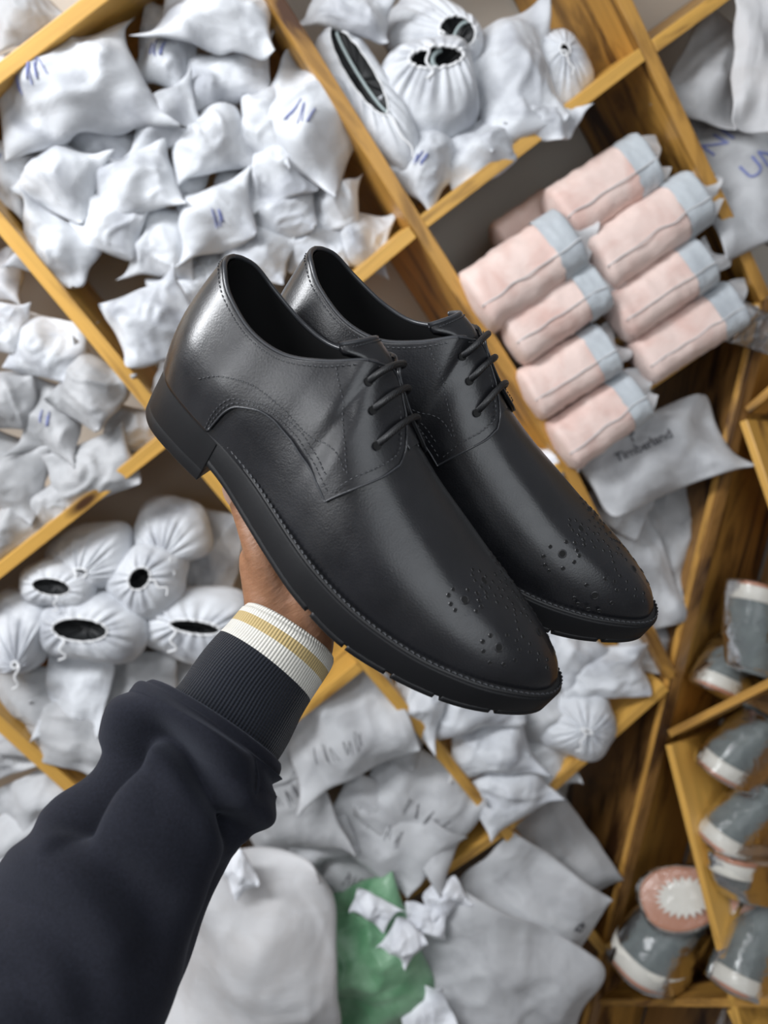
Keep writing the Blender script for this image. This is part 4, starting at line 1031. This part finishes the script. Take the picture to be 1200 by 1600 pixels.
# --- pigeonhole under the toes ---------------------------------------------------------------------
for a in [
 (655, 1090, 90, 125, 18, .03, 'white bag tip beside the upright under the nearer sole', M_BAG),
 (740, 1095, 165, 100, -10, .03, 'white bag directly under the nearer sole', M_BAG),
 (765, 1168, 130, 88, -8, .02, 'white bag with a grey dent below the nearer sole', M_BAG),
 (848, 1115, 150, 115, 30, .06, 'grey-white bag under the nearer toe', M_BAGB),
 (792, 1238, 130, 90, -32, .0, 'lowest white bag with a drooping corner on the shelf edge', M_BAG),
 (845, 1198, 105, 92, -25, .04, 'rounded bag left of the pleated bag', M_BAGB),
 (945, 1050, 140, 86, -4, .03, 'bag with a long point reaching the slanted panel', M_BAG),
 (872, 1012, 140, 95, 40, .06, 'white bag between the two toes', M_BAG),
 (1008, 1012, 90, 76, 10, .06, 'small grey bag under the far toe', M_BAGB)]:
    px, py, w, h, an, y, lb, mt = a
    bag(px, py, w, h, an, y, lb, 'end', mt, group='bags under the toes', d=.7, ears=0 if px > 900 else 2)
string_bag(905, 1132, 118, 112, 20, .02, 'round bag pleated like a rosette with a tiny slit, under the toe', (.02, .02, .16, .05), seed=41)
bag(872, 1335, 120, 180, -38, .05, 'large grey bag under the shelf joint beside the slanted panel', 'flat', M_BAGG, d=.4, ears=0, group='bags at the bottom')
bag(30, 28, 120, 80, -30, .08, 'greyish bag in the far upper left corner above the shelf board', 'end', M_BAGG, group='bags in the far upper left')

# --- sacks piled in front ------------------------------------------------------------------------------
bag(398, 1500, 250, 320, 4, -.075, 'large pale sack with a tied neck in front of the shelves beside the sleeve', 'big', M_FILM, group='large sacks at the bottom', seed=4, d=.6, cor=-.02, ears=0)
bag(372, 1362, 50, 70, -30, -.08, 'white twisted neck of cloth above the large pale sack', 'end', M_TISSUE, group='white scraps at the bottom', ears=0)
bag(572, 1515, 190, 240, -28, -.05, 'crumpled green plastic bag at the bottom', 'big', M_GREEN, group=None, amp=.16, d=.6, name='plastic_bag', ears=0)
bag(582, 1418, 70, 40, 30, -.055, 'white crumpled scrap on top of the green bag', 'end', M_TISSUE, group='white scraps at the bottom', ears=1)
bag(630, 1470, 56, 56, 40, -.085, 'bluish white scrap right of the green bag', 'end', M_TISSUE, group='white scraps at the bottom', ears=1)
bag(694, 1402, 66, 50, -24, -.05, 'white scrap at the end of the lowest shelf board', 'end', M_TISSUE, group='white scraps at the bottom', ears=1)
bag(664, 1438, 70, 50, 10, -.06, 'white scrap under the one on the shelf board end', 'end', M_TISSUE, group='white scraps at the bottom', ears=1)
_s4, _g4 = bag(828, 1415, 215, 165, 35, -.03, 'grey sack with a small black number lying behind the front sack', 'big', M_BAGB, group='large sacks at the bottom', d=.4, ears=0)
bag(785, 1525, 290, 195, 28, -.09, 'front grey sack at the bottom right of the pile', 'big', M_BAGB, group='large sacks at the bottom', d=.45, ears=0)
bag(665, 1585, 80, 80, -20, -.12, 'white folded corner of paper at the bottom edge', 'flat', M_TISSUE, group='white scraps at the bottom')
bag(903, 1425, 40, 60, 40, .02, 'thin white strip of film beside the grey sack', 'flat', M_TISSUE, group='white scraps at the bottom')

# ------------------------------------------------------------------ writing on bags
def writing(o, G, txt, x, y, size, mat, rot=0.0, name='printed_text', bold=0.0):
    cu = bpy.data.curves.new('t', 'FONT'); cu.body = txt; cu.size = size; cu.align_x = 'CENTER'; cu.align_y = 'CENTER'; cu.resolution_u = 3; cu.offset = bold
    t = bpy.data.objects.new('t', cu); COL.objects.link(t)
    me = bpy.data.meshes.new_from_object(t.evaluated_get(bpy.context.evaluated_depsgraph_get())); bpy.data.objects.remove(t)
    b = bmesh.new(); b.from_mesh(me)
    bmesh.ops.triangulate(b, faces=b.faces); bmesh.ops.subdivide_edges(b, edges=[e for e in b.edges if e.calc_length() > size * .3], cuts=1); b.to_mesh(me); b.free()
    g = G.reshape(-1, 3); c, s = math.cos(rot), math.sin(rot)
    for v in me.vertices:
        X = x + v.co.x * c - v.co.y * s; Y = y + v.co.x * s + v.co.y * c
        d = (g[:, 0] - X) ** 2 + (g[:, 1] - Y) ** 2; k = np.argpartition(d, 6)[:6]; w = 1 / (d[k] + 1e-7)
        v.co = (X, Y, float((g[k, 2] * w).sum() / w.sum()) + .0022)
    me.materials.clear(); return obj(name, me, mat, o)
def tree_mark(o, G, x, y, size, mat):
    """little printed broad-crowned tree"""
    g = G.reshape(-1, 3); mb = MB(); rnd = random.Random(2)
    def z(X, Y):
        d = (g[:, 0] - X) ** 2 + (g[:, 1] - Y) ** 2; return g[d.argmin(), 2] + .0024
    for k in range(9):
        cx, cy, r = x + rnd.uniform(-.42, .42) * size, y + rnd.uniform(.0, .38) * size, size * rnd.uniform(.13, .22)
        a = np.linspace(0, 2 * np.pi, 9, endpoint=False); q = z(cx, cy) + k * 4e-5
        mb.add([(cx + r * math.cos(t), cy + r * math.sin(t) * .8, q) for t in a], [tuple(range(9))])
    q = z(x, y - .3 * size); mb.add([(x - .05 * size, y - .45 * size, q), (x + .05 * size, y - .45 * size, q), (x + .04 * size, y, q), (x - .04 * size, y, q)], [(0, 1, 2, 3)])
    mb.build('printed_emblem', mat, o)
W_ = np.abs(_pg[..., 0]).max()
writing(_pb, _pg, 'Timberland', -.12 * W_, .16 * W_, .023, M_PRINT, .02, bold=.0004)
tree_mark(_pb, _pg, -.20 * W_, .33 * W_, .026, M_PRINT)
W_ = np.abs(_g4[..., 0]).max()
writing(_s4, _g4, '42', .56 * W_, .20 * W_, .024, M_PRINT, math.radians(-86), bold=.0008)
W_ = np.abs(_gu[..., 0]).max()
writing(_ub, _gu, 'UNI', -.30 * W_, .42 * W_, .042, M_INK, .30, 'ink_mark')
writing(_ub, _gu, 'UNI', .25 * W_, -.05 * W_, .044, M_INK, .30, 'ink_mark')

# ------------------------------------------------------------------ grey boots in clear film
m = Mat('grey_suede', (.105, .135, .135), .85); m.color(m.ramp(m.noise(40, 4, .6, m.coord()), [(.3, (.075, .098, .100)), (.7, (.15, .185, .182))])); m.bump(m.noise(300, 3, .6, m.coord()), .3, .001); M_SUEDE = m.m
M_CREAM = Mat('cream_midsole', (.74, .72, .65), .5).m
M_GUM = Mat('gum_outsole', (.50, .20, .10), .45).m
def film_mat():
    m = bpy.data.materials.new('clear_film'); m.use_nodes = True; t = m.node_tree; t.nodes.clear()
    N = t.nodes.new; out = N('ShaderNodeOutputMaterial'); tr = N('ShaderNodeBsdfTransparent'); gl = N('ShaderNodeBsdfGlossy'); df = N('ShaderNodeBsdfDiffuse'); fr = N('ShaderNodeFresnel'); a = N('ShaderNodeMixShader'); b = N('ShaderNodeMixShader')
    no = N('ShaderNodeTexNoise'); no.inputs['Scale'].default_value = 30; no.inputs['Detail'].default_value = 4; no.inputs['Distortion'].default_value = 1.5; bp = N('ShaderNodeBump'); bp.inputs['Strength'].default_value = .6; bp.inputs['Distance'].default_value = .004
    tc = N('ShaderNodeTexCoord'); t.links.new(tc.outputs['Object'], no.inputs['Vector']); t.links.new(no.outputs['Fac'], bp.inputs['Height'])
    for n in (gl, fr): t.links.new(bp.outputs[0], n.inputs['Normal'])
    gl.inputs['Roughness'].default_value = .12; df.inputs['Color'].default_value = (.85, .85, .86, 1); tr.inputs['Color'].default_value = (.95, .95, .95, 1); fr.inputs['IOR'].default_value = 1.45
    b.inputs[0].default_value = .08; t.links.new(tr.outputs[0], b.inputs[1]); t.links.new(df.outputs[0], b.inputs[2])
    t.links.new(fr.outputs[0], a.inputs[0]); t.links.new(b.outputs[0], a.inputs[1]); t.links.new(gl.outputs[0], a.inputs[2]); t.links.new(a.outputs[0], out.inputs[0]); return m
M_CLEAR = film_mat()

def boot(c, toe, up, L, label, seed, wrap=True, tail=None, Hs=.62, film_tail=None, wide=.18):
    """low ankle boot: X heel to toe, Z up; gum outsole with a cream sawtooth inlay, cream midsole, grey upper"""
    toe = np.asarray(toe, float); toe /= np.linalg.norm(toe); up = np.asarray(up, float); up -= toe * (up @ toe); up /= np.linalg.norm(up); wd = np.cross(up, toe)
    root = empty('ankle_boot', (0, 0, 0), label, 'boot', 'grey boots in clear film'); place(root, c, toe, wd, up)
    n = 64; a = np.linspace(0, 2 * np.pi, n, endpoint=False); W = L * wide
    def loop(g):
        x = np.cos(a); y = np.sin(a); X = L / 2 * np.sign(x) * np.abs(x) ** .8; w = W * (1 + .20 * np.sin((X / L) * 3.0 - .1) - .12 * np.exp(-((X / L + .02) / .13) ** 2))
        return np.stack([X * (1 + 2 * g / L), (w + g) * np.sign(y) * np.abs(y) ** .75], -1)
    t0, t1 = L * .028, L * .125; arch = lambda X: L * .045 * np.exp(-((X / L + .08) / .11) ** 2)
    def rg(g, z, k=1): P = loop(g); return np.concatenate([P, (z + arch(P[:, 0]) * k)[:, None]], 1)
    def solid(name, R, mat, par, lab=None):
        mb = MB(); mb.grid(np.array(R), cv=True); q = mb.n - n; mb.f += [tuple(range(n)), tuple(range(q, q + n))]; o = mb.build(name, mat, par, fix=True)
        if lab: o['label'] = lab
        return o
    gum = solid('outsole', [rg(-.004, 0), rg(0, .002), rg(.0005, t0)], M_GUM, root, 'gum brown outsole')
    solid('midsole', [rg(.001, t0), rg(.002, t0 + .002), rg(.0015, t1 - .002, .5), rg(-.001, t1, .3)], M_CREAM, root, 'cream midsole band')
    Hh = L * Hs; R = []
    for t in np.linspace(0, 1, 22):
        P = loop(-.002); X, Y = P[:, 0], P[:, 1]
        xs = -L * .17; k = math.sin(t * math.pi / 2)
        tt = t ** 1.2; X2 = X * (1 - .34 * tt ** .8) + xs * tt * .35; Y2 = Y * (1 - .28 * t ** 2)
        frontness = np.clip((X / (L / 2)), -1, 1); hz = Hh * (t if True else 0) * (1 - .0 * frontness)
        Z = t1 - .002 + hz * np.where(frontness > 0, 1 - .34 * frontness * (1 - t) , 1)
        R.append(np.stack([X2, Y2, Z], -1))
    solid('upper', R, M_SUEDE, root, 'grey suede upper')
    # cream sawtooth inlay in the outsole
    b = np.linspace(0, 2 * np.pi, 45)[:-1]; rr = np.where(np.arange(44) % 2 == 0, 1.0, .74)
    Q = np.stack([L * .16 + L * .24 * rr * np.cos(b), W * .70 * rr * np.sin(b), np.full(44, -.0009)], -1); mb = MB(); mb.add(np.vstack([Q, Q + [0, 0, .002]]), [tuple(range(44))[::-1]] + [(i, (i + 1) % 44, 44 + (i + 1) % 44, 44 + i) for i in range(44)])
    mb.build('sole_inlay', M_CREAM, gum, smooth=False)['label'] = 'cream sawtooth inlay'
    if wrap:
        R = []
        for t in np.linspace(0, 1, 26):
            P = loop(.006 if 0 < t < 1 else -.01); z = -.005 + (Hh * 1.02 + t1) * t; sh = 1 - .26 * t ** 2.2
            R.append(np.stack([P[:, 0] * sh - L * .06 * t ** 2, P[:, 1] * (1 - .15 * t), np.full(n, z)], -1))
        R = np.array(R); kk = crumple(R.reshape(-1, 3), L * .28, seed).reshape(R.shape[:2]); R *= (1 + .040 * np.clip(kk, -.4, 1.2))[..., None]
        mb = MB(); mb.grid(R, cv=True); q = mb.n - n; mb.f += [tuple(range(n)), tuple(range(q, q + n))]
        if film_tail is not None:                       # loose end of the film
            d = np.array(film_tail); u, v = np.meshgrid(np.linspace(0, 1, 14), np.linspace(-1, 1, 18), indexing='ij')
            s_ = np.cross(d, [0.0, 1, 0]); s_ = np.array([1.0, 0, 0]) if np.linalg.norm(s_) < 1e-6 else s_ / np.linalg.norm(s_)
            b0 = d / np.linalg.norm(d) * .01
            T_ = b0 + d * u[..., None] + s_ * (v * L * .30 * (1 - .93 * u))[..., None] + np.array([0, 1, 0]) * (.006 * np.sin(v * 7 + u * 4))[..., None]
            mb.grid(T_ + np.array([0, W * -.5, 0]))
        mb.build('film_wrap', M_CLEAR, root, fix=False)['label'] = 'clear crinkled film'
    return root
def img_dir(dx, dy, dz=0.0):
    return EX * dx + EY * dy - FW * dz           # picture right, picture down, towards the viewer
K = 1.05 / FPX * 1.28
_e2 = onQ(1150, 1590) - onQ(1042, 1156); _e2 /= np.linalg.norm(_e2)
def rack_boot(px, py, up, L, k, label, seed, d0=.012, **kw):
    """boot pushed into the rack toe first seen, its tip near the front at a pixel"""
    toe = -(QW + _e2 * k); toe /= np.linalg.norm(toe)
    return boot(onQ(px, py, d0) - toe * (L / 2), toe, up, L, label, seed, **kw)
rack_boot(1157, 905, img_dir(-.05, 1, .0), .27, .35, 'grey boot lying sole up, topmost on the upper rack shelf', 51, Hs=.46)
rack_boot(1092, 1068, img_dir(.15, -1, .0), .25, .55, 'grey boot standing sole down behind the upper rack shelf edge', 52, Hs=.44)
rack_boot(1099, 1200, img_dir(.30, -1, .25), .27, .45, 'grey boot with its cream toe rim facing left, just under the upper rack shelf', 53, Hs=.40)
rack_boot(1099, 1312, img_dir(.30, -1, .25), .27, .45, 'grey boot with its cream toe rim facing left, second under the rack shelf', 54, Hs=.40)
rack_boot(1124, 1540, img_dir(0, -1, .0), .28, .55, 'grey boot sole down in crinkled film with a hanging film tip, bottom right', 55, Hs=.56, d0=-.03, film_tail=(.06, 0, -.085))
rack_boot(1128, 1338, img_dir(.0, 1, .0), .26, .25, 'grey boot sole up above the one with the hanging film tip', 56, Hs=.2, d0=.0)
def on_panel(px, py, v):                          # a point v in front of the rack's end panel
    r_ = ray(px, py); o = JA + QP * v
    return CAM + r_ * (((o - CAM) @ QP) / (r_ @ QP))
_t = -(QW + JJ * .22); _t /= np.linalg.norm(_t)
boot(on_panel(970, 1522, .085) - _t * .17, _t, -JJ + QP * .10, .34, 'grey boot with a wavy cream sole standing on the bottom rack board', 57, Hs=.30, wide=.20)
_f = -ray(1060, 1415); _f /= np.linalg.norm(_f); _t = -(QW + JJ * .30); _t -= _f * (_t @ _f); _t /= np.linalg.norm(_t)
boot(on_panel(1003, 1414, .070) - _t * .12, _t, -_f, .24, 'boot turned sole outwards, gum brown with the cream sawtooth inlay', 58, Hs=.14, wide=.225)
bag(1185, 515, 80, 70, 20, -.02, 'clear plastic bag tip hanging over the shelf corner at the right edge', 'end', M_CLEAR, group=None, name='plastic_bag', cor=.25)
